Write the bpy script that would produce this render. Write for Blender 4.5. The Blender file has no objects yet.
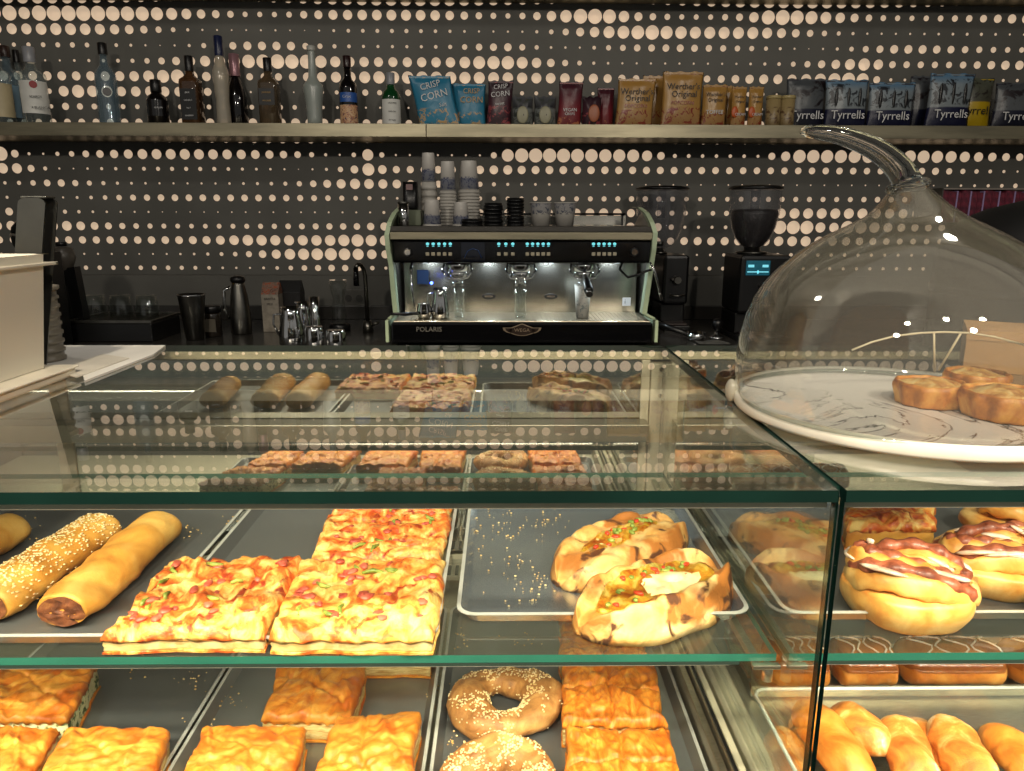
import bpy, bmesh, math, random
from mathutils import Vector, Matrix, noise

random.seed(7)
C = bpy.context.scene.collection
SC = bpy.context.scene
PI = math.pi

# ---------------------------------------------------------------- camera
CAM_Z = 1.48
F_PX, PITCH, YAW, ROLL = 733.76, .2266, .0133, .0024
_c, _s = math.cos(YAW), math.sin(YAW)
FW = Vector((_s*math.cos(PITCH), _c*math.cos(PITCH), -math.sin(PITCH)))
_R = Vector((_c, -_s, 0)); _U = _R.cross(FW)
RT = _R*math.cos(ROLL) + _U*math.sin(ROLL)
UP = -_R*math.sin(ROLL) + _U*math.cos(ROLL)
CO = Vector((0, 0, CAM_Z))
cd = bpy.data.cameras.new('camera'); cam = bpy.data.objects.new('camera', cd); C.objects.link(cam)
cd.sensor_fit = 'HORIZONTAL'; cd.sensor_width = 36; cd.lens = 36*F_PX/1024; cd.clip_start = .02
m = Matrix((RT, UP, -FW)).transposed().to_4x4(); m.translation = CO
cam.matrix_world = m
SC.camera = cam

# ---------------------------------------------------------------- world, exposure
w = bpy.data.worlds.new('room'); SC.world = w; w.use_nodes = True
w.node_tree.nodes['Background'].inputs[0].default_value = (.62, .60, .56, 1)
w.node_tree.nodes['Background'].inputs[1].default_value = .34
SC.view_settings.view_transform = 'Standard'; SC.view_settings.look = 'None'
SC.view_settings.gamma = 1; SC.view_settings.use_curve_mapping = False
SC.view_settings.exposure = 0
SC.cycles.transparent_max_bounces = 32
SC.cycles.max_bounces = 10; SC.cycles.glossy_bounces = 6; SC.cycles.transmission_bounces = 8
SC.cycles.sample_clamp_indirect = 6
SC.cycles.caustics_reflective = False; SC.cycles.caustics_refractive = False

# ---------------------------------------------------------------- lamps of the room and added shelf fill
def lamp(name, kind, loc, target, power, col, size=.3, sizey=None, spot=None, blend=.6):
    l = bpy.data.lights.new(name, kind); l.energy = power; l.color = col
    if kind == 'AREA':
        l.size = size
        if sizey: l.shape = 'RECTANGLE'; l.size_y = sizey
    else:
        l.shadow_soft_size = size
    if kind == 'SPOT': l.spot_size = spot; l.spot_blend = blend
    o = bpy.data.objects.new(name, l); C.objects.link(o); o.location = loc
    o.rotation_euler = (Vector(target)-Vector(loc)).to_track_quat('-Z', 'Y').to_euler()
    return o
WARM = (1, .87, .66)
for i, x in enumerate((-1.15, -.35, .45, 1.2)):
    lamp('track_spot', 'SPOT', (x, -.75, 2.75), (x*.8, .86, .98), 142, WARM, .05, spot=.86, blend=.4)
for x, L, e in ((-.49, 1.45, 4.2), (.70, .86, 2.3)):
    o = lamp('led_and_fill_lamp', 'AREA', (x, .554, 1.2525), (x, .64, 1.02), e, (1, .88, .66), L, .008); o.data.spread = math.radians(108)
for x, L, e in ((-.49, 1.45, 1.5), (.70, .84, 1.0)):
    o = lamp('led_and_fill_lamp', 'AREA', (x, .6225, 1.0605), (x, .76, .9), e, (1, .89, .68), L, .006); o.data.spread = math.radians(140)  # under-shelf strips are added fill that brightens the lower food
for x in (-1.2, 1.2): lamp('downlight', 'POINT', (x, 1.35, 2.92), (x, 1.35, 0), 13, (1, .93, .82), .07)
for x in (-1.0, 1.1): lamp('downlight', 'POINT', (x, -1.4, 2.8), (x, 0, 0), 96, (1, .9, .76), .08)

# ---------------------------------------------------------------- unprojection: pixel of the frame -> point of the place
def ray(x, y): return FW + RT*((x-512)/F_PX) - UP*((y-385.5)/F_PX)
def PY(x, y, Y):
    d = ray(x, y); return CO + d*(Y/d.y)
def PZ(x, y, Z):
    d = ray(x, y); return CO + d*((Z-CAM_Z)/d.z)

# ---------------------------------------------------------------- materials
def srgb(r, g, b):
    f = lambda v: (v/255/12.92) if v <= 10 else ((v/255+.055)/1.055)**2.4
    return (f(r), f(g), f(b), 1)
_mats = {}
class NT:
    def __init__(s, name):
        s.m = bpy.data.materials.new(name); s.m.use_nodes = True
        s.n = s.m.node_tree.nodes; s.l = s.m.node_tree.links
        s.b = s.n['Principled BSDF']; s.out = s.n['Material Output']
    def add(s, t, **k):
        n = s.n.new(t)
        for a, v in k.items(): setattr(n, a, v)
        return n
    def link(s, a, b): s.l.new(a, b)
def noise_tex(t, scale, detail=5, rough=.55, dist=0, coord='Object', stretch=None):
    tc = t.add('ShaderNodeTexCoord'); n = t.add('ShaderNodeTexNoise')
    n.inputs['Scale'].default_value = scale; n.inputs['Detail'].default_value = detail
    n.inputs['Roughness'].default_value = rough; n.inputs['Distortion'].default_value = dist
    src = tc.outputs[coord]
    if stretch:
        mp = t.add('ShaderNodeMapping'); mp.inputs['Scale'].default_value = stretch
        t.link(src, mp.inputs[0]); src = mp.outputs[0]
    t.link(src, n.inputs['Vector']); return n
def ramp(t, fac, stops, interp='LINEAR'):
    r = t.add('ShaderNodeValToRGB'); r.color_ramp.interpolation = interp
    e = r.color_ramp.elements
    while len(e) > 1: e.remove(e[-1])
    e[0].position = stops[0][0]; e[0].color = stops[0][1]
    for p, c in stops[1:]:
        k = e.new(p); k.color = c
    t.link(fac, r.inputs[0]); return r
def bump(t, src, strength=.3, dist=.002):
    b = t.add('ShaderNodeBump'); b.inputs['Strength'].default_value = strength
    b.inputs['Distance'].default_value = dist
    t.link(src, b.inputs['Height']); t.link(b.outputs[0], t.b.inputs['Normal'])
def M(name, col, rough=.5, metal=0, col2=None, scale=12, emit=0, spec=None, bmp=0, bscale=80, alpha=1, trans=0, stretch=None, coat=0):
    if name in _mats: return _mats[name]
    t = NT(name)
    t.b.inputs['Base Color'].default_value = col; t.b.inputs['Roughness'].default_value = rough
    t.b.inputs['Metallic'].default_value = metal
    if coat: t.b.inputs['Coat Weight'].default_value = coat
    if spec is not None: t.b.inputs['Specular IOR Level'].default_value = spec
    c2 = col2 or tuple(v*.82 for v in col[:3])+(1,)
    n = noise_tex(t, scale, stretch=stretch)
    r = ramp(t, n.outputs[0], [(.38, c2), (.62, col)])
    t.link(r.outputs[0], t.b.inputs['Base Color'])
    if emit:
        t.b.inputs['Emission Color'].default_value = col; t.b.inputs['Emission Strength'].default_value = emit
    if bmp:
        nb = noise_tex(t, bscale); bump(t, nb.outputs[0], bmp)
    if trans: t.b.inputs['Transmission Weight'].default_value = trans
    _mats[name] = t.m; return t.m
def pane_mat(name, tint, r0=.04, rough=0.0, gain=1.0, body=0, bodycol=(1, 1, 1, 1)):
    """thin clear sheet: what is behind it tinted, plus mirror reflection growing towards grazing (Schlick)"""
    if name in _mats: return _mats[name]
    t = NT(name); t.n.remove(t.b)
    g = t.add('ShaderNodeNewGeometry'); dot = t.add('ShaderNodeVectorMath', operation='DOT_PRODUCT')
    t.link(g.outputs['Incoming'], dot.inputs[0]); t.link(g.outputs['Normal'], dot.inputs[1])
    def mth(op, a, b=None, c=None):
        n = t.add('ShaderNodeMath', operation=op)
        for i, v in enumerate((a, b)):
            if v is None: continue
            if isinstance(v, (int, float)): n.inputs[i].default_value = v
            else: t.link(v, n.inputs[i])
        return n.outputs[0]
    a = mth('ABSOLUTE', dot.outputs['Value']); a = mth('SUBTRACT', 1.0, a); a = mth('POWER', a, 5.0)
    a = mth('MULTIPLY', a, (1-r0)*gain); a = mth('ADD', a, r0); a = mth('MINIMUM', a, 1.0)
    tr = t.add('ShaderNodeBsdfTransparent'); tr.inputs[0].default_value = tint
    gl = t.add('ShaderNodeBsdfGlossy'); gl.inputs['Roughness'].default_value = rough; gl.inputs['Color'].default_value = (1, 1, 1, 1)
    base = tr.outputs[0]
    if body:
        df = t.add('ShaderNodeBsdfDiffuse'); df.inputs[0].default_value = bodycol
        mx0 = t.add('ShaderNodeMixShader'); mx0.inputs[0].default_value = body
        t.link(tr.outputs[0], mx0.inputs[1]); t.link(df.outputs[0], mx0.inputs[2]); base = mx0.outputs[0]
    mx = t.add('ShaderNodeMixShader'); t.link(a, mx.inputs[0]); t.link(base, mx.inputs[1]); t.link(gl.outputs[0], mx.inputs[2])
    t.link(mx.outputs[0], t.out.inputs[0]); _mats[name] = t.m; return t.m
def bands(name, stops, rough=.35, patch=None, scale=30, coat=0):
    """printed film: horizontal colour bands up the thing, with soft printed patches"""
    if name in _mats: return _mats[name]
    t = NT(name); tc = t.add('ShaderNodeTexCoord'); sp = t.add('ShaderNodeSeparateXYZ')
    t.link(tc.outputs['Generated'], sp.inputs[0])
    r = ramp(t, sp.outputs['Z'], stops); src = r.outputs[0]
    if patch:
        n = noise_tex(t, scale, 3, .6, 1.0); rr = ramp(t, n.outputs[0], [(.52, (0, 0, 0, 1)), (.58, (1, 1, 1, 1))])
        lo = ramp(t, sp.outputs['Z'], [(0, (0, 0, 0, 1)), (patch[1]-.02, (0, 0, 0, 1)), (patch[1]+.02, (1, 1, 1, 1)), (patch[2]-.02, (1, 1, 1, 1)), (patch[2]+.02, (0, 0, 0, 1))])
        mm = t.add('ShaderNodeMath', operation='MULTIPLY'); t.link(rr.outputs[0], mm.inputs[0]); t.link(lo.outputs[0], mm.inputs[1])
        mx = t.add('ShaderNodeMix', data_type='RGBA'); t.link(mm.outputs[0], mx.inputs['Factor']); t.link(src, mx.inputs[6]); mx.inputs[7].default_value = patch[0]
        src = mx.outputs[2]
    t.link(src, t.b.inputs['Base Color']); t.b.inputs['Roughness'].default_value = rough
    n = noise_tex(t, 60, 3); bump(t, n.outputs[0], .25, .003)
    _mats[name] = t.m; return t.m
def food(name, stops, scale=30, dist=1.5, detail=7, bmp=.5, bscale=160, rough=.5, stretch=None, spots=None, coat=0, bdist=.002):
    if name in _mats: return _mats[name]
    t = NT(name); n = noise_tex(t, scale, detail, .6, dist, stretch=stretch)
    r = ramp(t, n.outputs[0], stops); src = r.outputs[0]
    if spots:
        for (col, sc, lo, hi) in spots:
            n2 = noise_tex(t, sc, 3, .5, .6); r2 = ramp(t, n2.outputs[0], [(lo, (0, 0, 0, 1)), (hi, (1, 1, 1, 1))])
            mx = t.add('ShaderNodeMix', data_type='RGBA'); t.link(r2.outputs[0], mx.inputs['Factor'])
            t.link(src, mx.inputs[6]); mx.inputs[7].default_value = col; src = mx.outputs[2]
    t.link(src, t.b.inputs['Base Color']); t.b.inputs['Roughness'].default_value = rough
    if coat: t.b.inputs['Coat Weight'].default_value = coat; t.b.inputs['Coat Roughness'].default_value = .15
    t.b.inputs['Subsurface Weight'].default_value = 0
    nb = noise_tex(t, bscale, 5, .65, .4, stretch=stretch); bump(t, nb.outputs[0], bmp, bdist)
    _mats[name] = t.m; return t.m

# ---------------------------------------------------------------- object helpers
def tag(o, label=None, cat=None, group=None, kind=None):
    if label: o['label'] = label
    if cat: o['category'] = cat
    if group: o['group'] = group
    if kind: o['kind'] = kind
    return o
def thing(name, label, cat, loc, group=None):
    o = bpy.data.objects.new(name, None); C.objects.link(o); o.location = loc; o.empty_display_size = .02
    o['_l'] = list(loc); return tag(o, label, cat, group)
def wl(o):
    v = Vector((0, 0, 0))
    while o is not None:
        v = v + Vector(o['_l']); o = o.parent
    return v
class B:
    """collects shapes in world coordinates; .obj() links them as ONE mesh object"""
    def __init__(s): s.bm = bmesh.new()
    def box(s, x0, x1, y0, y1, z0, z1, bev=0, seg=2, rot=None, mi=0):
        g = bmesh.ops.create_cube(s.bm, size=1)['verts']
        c = Vector(((x0+x1)/2, (y0+y1)/2, (z0+z1)/2))
        for v in g: v.co = Vector((v.co.x*(x1-x0), v.co.y*(y1-y0), v.co.z*(z1-z0)))
        fs = list({f for v in g for f in v.link_faces})
        if bev:
            es = list({e for v in g for e in v.link_edges})
            r = bmesh.ops.bevel(s.bm, geom=es, offset=bev, segments=seg, affect='EDGES', profile=.5)
            g = list({v for f in r['faces'] for v in f.verts} | {v for v in g if v.is_valid}); fs = list({f for v in g for f in v.link_faces})
        for v in g:
            if rot is not None: v.co = rot @ v.co
            v.co += c
        for f in fs: f.material_index = mi
        return s
    def lathe(s, prof, c=(0, 0, 0), seg=24, cap=True, rot=None, sq=None, mi=0, drift=None):
        rings = []
        c = Vector(c)
        for k, (r, z) in enumerate(prof):
            ring = []
            for i in range(seg):
                a = 2*PI*i/seg; rr = r
                x, y = math.cos(a), math.sin(a)
                if sq:
                    q = (abs(x)**sq+abs(y)**sq)**(-1/sq); x *= q; y *= q
                v = Vector((rr*x, rr*y, z))
                if drift: v += Vector(drift(z))
                if rot is not None: v = rot @ v
                ring.append(s.bm.verts.new(v+c))
            rings.append(ring)
        for a, b in zip(rings, rings[1:]):
            for i in range(seg):
                f = s.bm.faces.new((a[i], a[(i+1) % seg], b[(i+1) % seg], b[i])); f.material_index = mi; f.smooth = True
        if cap:
            for ring, fl in ((rings[0], 1), (rings[-1], 0)):
                if (Vector(ring[0].co)-Vector(ring[seg//2].co)).length > 1e-6:
                    f = s.bm.faces.new(ring[::-1] if fl else ring); f.material_index = mi
        return s
    def cyl(s, p0, p1, r0, r1=None, seg=20):
        p0, p1 = Vector(p0), Vector(p1); r1 = r0 if r1 is None else r1
        q = (p1-p0).to_track_quat('Z', 'Y').to_matrix(); L = (p1-p0).length
        return s.lathe([(r0, 0), (r1, L)], p0, seg, True, q)
    def tube(s, pts, r, seg=10, cap=True, flat=None, twist=None):
        pts = [Vector(p) for p in pts]; n = len(pts)
        rs = r if isinstance(r, (list, tuple)) else [r]*n
        rings = []; prev = None
        for i, p in enumerate(pts):
            t = (pts[min(i+1, n-1)]-pts[max(i-1, 0)]).normalized()
            if prev is None:
                up = Vector((0, 0, 1)) if abs(t.z) < .95 else Vector((1, 0, 0))
                a = t.cross(up).normalized()
            else:
                a = (prev - t*prev.dot(t)).normalized()
            prev = a; b = a.cross(t)
            fl = flat if flat else 1
            rings.append([s.bm.verts.new(p + a*math.cos(2*PI*k/seg)*rs[i] + b*math.sin(2*PI*k/seg)*rs[i]*fl) for k in range(seg)])
        for a, b in zip(rings, rings[1:]):
            for i in range(seg):
                f = s.bm.faces.new((a[i], a[(i+1) % seg], b[(i+1) % seg], b[i])); f.smooth = True
        if cap:
            s.bm.faces.new(rings[0][::-1]); s.bm.faces.new(rings[-1])
        return s
    def prism(s, poly, axis, d0, d1, mi=0):
        """poly of 2-D points swept along axis ('x': points are (y,z); 'y': (x,z); 'z': (x,y))"""
        mk = {'x': lambda p, d: (d, p[0], p[1]), 'y': lambda p, d: (p[0], d, p[1]), 'z': lambda p, d: (p[0], p[1], d)}[axis]
        a = [s.bm.verts.new(mk(p, d0)) for p in poly]; b = [s.bm.verts.new(mk(p, d1)) for p in poly]
        n = len(poly)
        fs = [s.bm.faces.new(a), s.bm.faces.new(b[::-1])]
        for i in range(n): fs.append(s.bm.faces.new((a[i], b[i], b[(i+1) % n], a[(i+1) % n])))
        for f in fs: f.material_index = mi
        return s
    def ball(s, c, rx, ry=None, rz=None, seg=12, rot=None, n=0, amp=0):
        ry = ry or rx; rz = rz or rx
        nv = max(3, seg*2//3)//1; c = Vector(c)
        def pt(a, e):
            q = Vector((math.cos(a)*math.sin(e), math.sin(a)*math.sin(e), math.cos(e)))
            p = Vector((q.x*rx, q.y*ry, q.z*rz))
            if n: p *= 1+amp*noise.noise(c*7+q*n)
            if rot is not None: p = rot @ p
            return s.bm.verts.new(p+c)
        top, bot = pt(0, 0), pt(0, PI)
        R = [[pt(2*PI*i/seg, PI*(j+1)/nv) for i in range(seg)] for j in range(nv-1)]
        for i in range(seg):
            k = (i+1) % seg
            fs = [s.bm.faces.new((top, R[0][i], R[0][k])), s.bm.faces.new((bot, R[-1][k], R[-1][i]))]
            fs += [s.bm.faces.new((R[j][i], R[j+1][i], R[j+1][k], R[j][k])) for j in range(nv-2)]
            for f in fs: f.smooth = True
        return s
    def grid(s, fn, nu, nv, closeu=False, mi=0):
        vs = [[s.bm.verts.new(fn(i/(nu if closeu else nu-1), j/(nv-1))) for i in range(nu)] for j in range(nv)]
        for j in range(nv-1):
            for i in range(nu if closeu else nu-1):
                k = (i+1) % nu
                f = s.bm.faces.new((vs[j][i], vs[j][k], vs[j+1][k], vs[j+1][i])); f.smooth = True; f.material_index = mi
        return vs
    def obj(s, name, mat, parent=None, smooth=None, wn=False):
        bmesh.ops.recalc_face_normals(s.bm, faces=s.bm.faces[:])
        base = wl(parent) if parent is not None else Vector((0, 0, 0))
        vs = [v.co for v in s.bm.verts]
        lo = Vector((min(v.x for v in vs), min(v.y for v in vs), min(v.z for v in vs)))
        hi = Vector((max(v.x for v in vs), max(v.y for v in vs), max(v.z for v in vs)))
        org = Vector(((lo.x+hi.x)/2, (lo.y+hi.y)/2, lo.z))
        for v in s.bm.verts: v.co -= org
        if smooth is not None:
            for f in s.bm.faces: f.smooth = smooth
        me = bpy.data.meshes.new(name); s.bm.to_mesh(me); s.bm.free()
        o = bpy.data.objects.new(name, me); C.objects.link(o)
        for mt in (mat if isinstance(mat, (list, tuple)) else [mat]): me.materials.append(mt)
        if parent is not None: o.parent = parent
        o.location = org-base; o['_l'] = list(org-base)
        return o
def struct(name, b, mat, parent=None, smooth=None):
    o = b.obj(name, mat, parent, smooth); o['kind'] = 'structure'; return o
def solid(name, label, cat, b, mat, group=None, smooth=None):
    return tag(b.obj(name, mat, None, smooth), label, cat, group)
def text(parent, txt, c, size, mat, name='lettering', bend=0, rot=0, wide=1, normal=None, squash=1):
    """raised lettering facing the customer side (-y), centred on c"""
    cu = bpy.data.curves.new('t', 'FONT'); cu.body = txt; cu.size = size; cu.align_x = 'CENTER'; cu.align_y = 'CENTER'; cu.extrude = .0003
    cu.resolution_u = 2
    t = bpy.data.objects.new('t', cu); C.objects.link(t)
    me = bpy.data.meshes.new_from_object(t)
    bpy.data.objects.remove(t)
    c = Vector(c)
    for v in me.vertices:
        x, y, z = v.co.x*wide, v.co.y*squash, v.co.z
        x, y = x*math.cos(rot)-y*math.sin(rot), x*math.sin(rot)+y*math.cos(rot)
        dy = 0
        if bend: dy = bend*(1-math.cos(min(1.4, abs(x)/bend)))
        v.co = Vector((x, -z+dy, y))
    o = bpy.data.objects.new(name, me); C.objects.link(o); me.materials.append(mat)
    o.parent = parent; o.location = c-wl(parent); o['_l'] = list(o.location); return o
def copy_tree(o, delta=(0, 0, 0), label=None, parent=None):
    c = o.copy(); C.objects.link(c); c.parent = parent
    if parent is None: c.location = o.location+Vector(delta)
    if label: c['label'] = label
    for ch in o.children: copy_tree(ch, parent=c)
    return c
# ================================================================ materials of the place
S0 = srgb
WALLM = M('dark_panel_paint', srgb(102, 101, 96), .6, 0, scale=3, spec=.3)
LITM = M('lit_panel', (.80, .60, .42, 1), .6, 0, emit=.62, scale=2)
STEEL = M('brushed_steel', srgb(206, 198, 178), .38, 1, col2=srgb(176, 168, 150), scale=60, stretch=(1, 30, 30))
SHELFM = M('shelf_steel', srgb(166, 158, 134), .4, .8, col2=srgb(140, 134, 114), scale=3, stretch=(1, 8, 8), spec=.3)
STEELD = M('dark_steel', srgb(120, 118, 112), .32, 1, scale=30)
CHROME = M('chrome', srgb(225, 225, 225), .08, 1)
TRAYM = M('tray_steel', srgb(138, 140, 142), .3, .72, col2=srgb(136, 137, 138), scale=5)
BLACK = M('black_plastic', srgb(14, 14, 15), .35)
BLACKG = M('black_gloss', srgb(10, 10, 12), .1)
COUNTER = M('dark_counter', srgb(52, 50, 47), .22, coat=.2)
WHITEP = M('white_plastic', srgb(232, 228, 220), .35)
PAPER = M('white_paper', srgb(235, 232, 226), .7, scale=5)
GLASS = pane_mat('pane_glass', (.95, .975, .955, 1), gain=1.5, r0=.06, body=.03, bodycol=S0(205, 208, 180))
GLASSU = pane_mat('pane_glass_under', (.99, 1, .99, 1), gain=.25, r0=.01)
GLASSD = pane_mat('divider_glass', (.95, .975, .95, 1), gain=1.7, r0=.09)
GLASSV = pane_mat('pane_glass_front', (.96, .985, .965, 1), gain=.9, r0=.035)
GLASSC = pane_mat('clear_glass', (.90, .92, .91, 1), gain=1.1)
EDGE = M('glass_edge_dark', srgb(14, 40, 34), .15, col2=srgb(9, 29, 25), scale=4)
EDGEL = M('glass_edge_lit', srgb(52, 118, 100), .15, col2=srgb(38, 98, 84), scale=4, emit=0)  # brighter copy of the edge green, light on the shelf edge coloured in
MIRROR = M('mirror', srgb(205, 205, 198), .02, 1)
LETW = M('white_print', srgb(225, 225, 225), .5)
LETB = M('black_print', srgb(18, 16, 15), .5)

# ================================================================ the room
D = 3.3; G = .0601
b = B().box(-4, 4, -3.5, 3.6, -.1, 0)
struct('floor', b, M('floor_tile', srgb(110, 104, 96), .4, scale=2))
b = B().box(-4, 4, 1.2, 3.6, 3.0, 3.1)
struct('ceiling', b, M('ceiling_paint', srgb(60, 58, 54), .8))
# perforated panel wall: (x pixel, hole diameter in pixels) along each row of the photograph
ROWS_U = [
 "0 12 10 14.5 22 10.5 36 15 51 15 82 15 112 13.5 142 13 171 11 200 8.5 230 6.5 245 5 274 5 289 5.5 303 7 333 9 362 9.5 406 10 435 9.5 450 8.5 479 6.5 508 5 522 6 537 7.5 552 9.5 566 11.5 580 13.5 595 15 609 13 624 10.5 639 8 653 6.5 682 5 711 5 740 7 754 9.5 768 13 783 14 812 12 840 9.5 869 6.5 884 5.5 913 5 956 6 985 7 1013 8.5",
 "0 9 11 10 25 10 55 11 85 10.5 129 8.5 158 6 173 4.5 188 3 203 2 232 1.5 276 2 305 1 320 2 348 3.5 406 4 450 3 480 2 522 2 537 3 551 4.5 580 8 609 11 652 13.5 667 12 695 11 753 11 781 9 810 6.5 839 4 868 2 911 2 983 3 1010 2",
 "0 3 14 4 72 5 117 3.5 146 2 161 1 175 2 190 3 205 5 233 7 248 8 291 8 306 6 335 4 364 3 421 3 450 4 479 6.5 508 7.5 522 6 551 2.5 580 2 608 5 637 6.5 680 7 723 6 751 5 780 3 808 1 837 3 866 6 895 8 923 8 952 7 994 5.5 1024 5",
 "0 2 60 2 89 3 133 4 162 6.5 191 9 221 11 249 12.5 278 13.5 306 13 336 10 379 9 451 9.5 480 12 507 12.5 536 9.5 565 6 594 3 622 2 736 2 779 3.5 807 6 835 8.5 864 11.5 878 9.5 893 6.5 950 6 978 7 1006 8.5",
 "0 9 47 8.5 77 8.5 106 9 135 9.5 164 12 178 13 192 11 207 8.5 235 6.5 279 7 307 8.5 336 10 379 11.5 422 11.5 480 11 536 10 593 9 636 6.5 678 5.5 720 7 763 9 792 9 820 11 849 13 863 12 876 7 891 3 920 2 1018 3",
 "0 4 49 5 64 10 78 12 93 10.5 107 11 122 9 150 10 179 9 208 7.5 222 4 251 2 294 1.5 338 4 365 6 394 4 408 6 450 4 522 4 594 3 620 4 650 5 700 5 760 4 776 2 800 2 850 5 900 6 950 4 1000 4",
 "0 3 51 4 66 7 80 6 109 5 138 4.5 210 4.5 250 4.5 281 5 325 3 366 2 409 2 500 3 1000 3"]
ROWS_L = [
 "0 14 13 8 28 3 42 2 57 4 85 6.5 114 8 142 9.5 185 10 213 9.5 241 9 269 8 297 6.5 311 5 326 3 340 2 354 4.5 368 11 382 5 396 2 480 2 494 6 508 12 522 13.5 550 13.5 592 12.5 634 12 648 10 661 7.5 674 4 702 3.5 744 3.5 758 3 772 7 785 9 799 12.5 868 12 924 12 951 11 980 9 1007 7.5 1024 7",
 "0 10 16 10 30 7 44 4 59 2 73 1.5 101 3 158 4 215 4 243 3 285 2 298 1 327 3 354 7.5 368 12 382 8.5 396 7 424 7 480 8 508 9 522 8 650 7 760 6.5 855 6.5 896 6 936 7 964 5 1004 3 1018 2",
 "0 3 18 4 47 6.5 61 7 89 5 118 3 160 2 217 2 258 3 286 4 314 6.5 341 9 355 10 383 9 430 7 480 5 508 3 580 2 640 1.5 880 1.5 920 1 950 2 1001 3.5 1015 4.5",
 "0 4 6 3 20 1.5 63 2 92 3.5 120 5.5 162 6.5 273 6.5 328 5.5 370 4 398 2.5 480 4 604 5 645 5.5 700 4 750 5 850 5 877 5.5 1024 5",
 "0 8 22 7 36 5 66 4 94 2.5 122 2 150 2 164 1 240 1.5 370 2 385 3 450 6 603 9 630 8 670 5 698 4 712 4.5 740 5.5 760 7 779 9.5 794 10 862 10 1024 6",
 "0 9 30 10 67 9.5 95 7.5 123 6 151 5 192 4.5 262 5 316 6 357 6.5 384 8 500 7 620 9 658 8 683 3 711 3 725 3.5 750 7 780 13 809 13 822 9.5 833 9 845 13 900 8 1024 4",
 "0 7 69 7 166 7.5 207 8 235 9.5 249 10.5 276 10 303 10 331 10.5 358 12 385 10 500 8 670 7 697 8 738 8 765 9 805 10 900 6 1024 4",
 "0 2 112 2 140 1.5 195 2.5 236 4.5 263 7.5 290 10.5 317 11.5 331 12 358 11 385 8 500 4 683 2 697 2 723 3 775 4 900 3 1024 2",
 "0 4 168 4.5 209 3.5 223 2.5 250 2 277 3.5 304 5.5 331 6.5 358 6 386 3 500 3 696 4 777 3 1024 4"]
rows = []
rng = random.Random(3)
for j in range(-5, 19):
    if j < 0: z = CAM_Z+.8076-G*j; d = ' '.join('%d %.1f' % (x, 3+9*abs(math.sin(x*.008+j*1.7))) for x in range(0, 1025, 32))
    elif j < 7: z = CAM_Z+.8076-G*j; d = ROWS_U[j]
    elif j < 9: z = CAM_Z+.8076-G*j-.003*(j-6); d = "0 6 300 9 500 5 700 8 1024 6"
    elif j-9 < 9: z = CAM_Z+.2555-G*(j-9); d = ROWS_L[j-9]
    else: continue
    v = [float(q) for q in d.split()]; key = []
    for xp, dm in zip(v[::2], v[1::2]):
        # the pixel row's own height gives the world x and the true radius
        k = FW.y*D + FW.z*(z-CAM_Z)
        X = 0
        for _ in range(6):
            p = Vector((X, D, z-CAM_Z)); dd = p.dot(FW); sx = 512+F_PX*p.dot(RT)/dd; X += (xp-sx)*dd/F_PX
        key.append((X, dm*dd/F_PX/2))
    rows.append((z, key))
bm = bmesh.new(); N = 20
X0 = -2.0201
IDX = range(-12, 84)
ztop = rows[0][0]+G/2
for r, (z, key) in enumerate(rows):
    zt = (rows[r-1][0]+z)/2 if r else z+G/2
    zb = (rows[r+1][0]+z)/2 if r < len(rows)-1 else z-G/2
    for i in IDX:
        x = X0+i*G
        if x <= key[0][0]: rad = key[0][1]
        elif x >= key[-1][0]: rad = key[-1][1]
        else:
            for a, c in zip(key, key[1:]):
                if a[0] <= x <= c[0]: rad = a[1]+(c[1]-a[1])*(x-a[0])/(c[0]-a[0]); break
        rad = min(rad*1.0, .0288)
        o_, i_ = [], []
        for k in range(N):
            an = 2*PI*(k+.5)/N+0; cx, cz = math.cos(an), math.sin(an)
            q = 1/max(abs(cx), abs(cz))
            hx = cx*q*G/2; hz = cz*q; hz = hz*((zt-z) if hz > 0 else (z-zb))
            o_.append((x+hx, D, z+hz)); i_.append((x+cx*rad, D, z+cz*rad))
        # corners
        vo = [bm.verts.new(p) for p in o_]; vi = [bm.verts.new(p) for p in i_]
        for k in range(N):
            k2 = (k+1) % N
            same = abs(vo[k].co.x-vo[k2].co.x) < 1e-6 or abs(vo[k].co.z-vo[k2].co.z) < 1e-6
            if same: bm.faces.new((vo[k], vo[k2], vi[k2], vi[k]))
            else:
                cxn = x+G/2*(1 if vo[k].co.x+vo[k2].co.x > 2*x else -1); czn = zt if vo[k].co.z+vo[k2].co.z > 2*z else zb
                cv = bm.verts.new((cxn, D, czn)); bm.faces.new((vo[k], cv, vo[k2], vi[k2], vi[k]))
bmesh.ops.remove_doubles(bm, verts=bm.verts[:], dist=1e-5)
bb = B(); bb.bm.free(); bb.bm = bm
xl, xr = X0-12.5*G, X0+83.5*G
for f in bm.faces: pass
zb = rows[-1][0]-G/2
bb2 = B(); bb2.bm.free(); bb2.bm = bm
WB = struct('wall_back', bb2, WALLM, smooth=False)
b = B().box(xl, xr, D-.002, D+.02, 0.0, zb-.0035, .001)          # plain lower panel, thin joint above it
b.box(xl, xr, D+.004, D+.02, zb-.01, zb+.003)
struct('wall_base', b, WALLM, smooth=False)
b = B().box(xl, xr, D+.045, D+.06, zb-.02, ztop)
struct('trim_1', b, LITM)
b = B().box(xl-.1, xl, 1.2, D+.06, 0, 3.0); struct('wall_left', b, WALLM)
b = B().box(xr, xr+.1, 1.2, D+.06, 0, 3.0); struct('wall_right', b, WALLM)
b = B().box(xl, xr, D-.01, D+.06, ztop, 3.0); struct('trim_2', b, WALLM)

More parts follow.
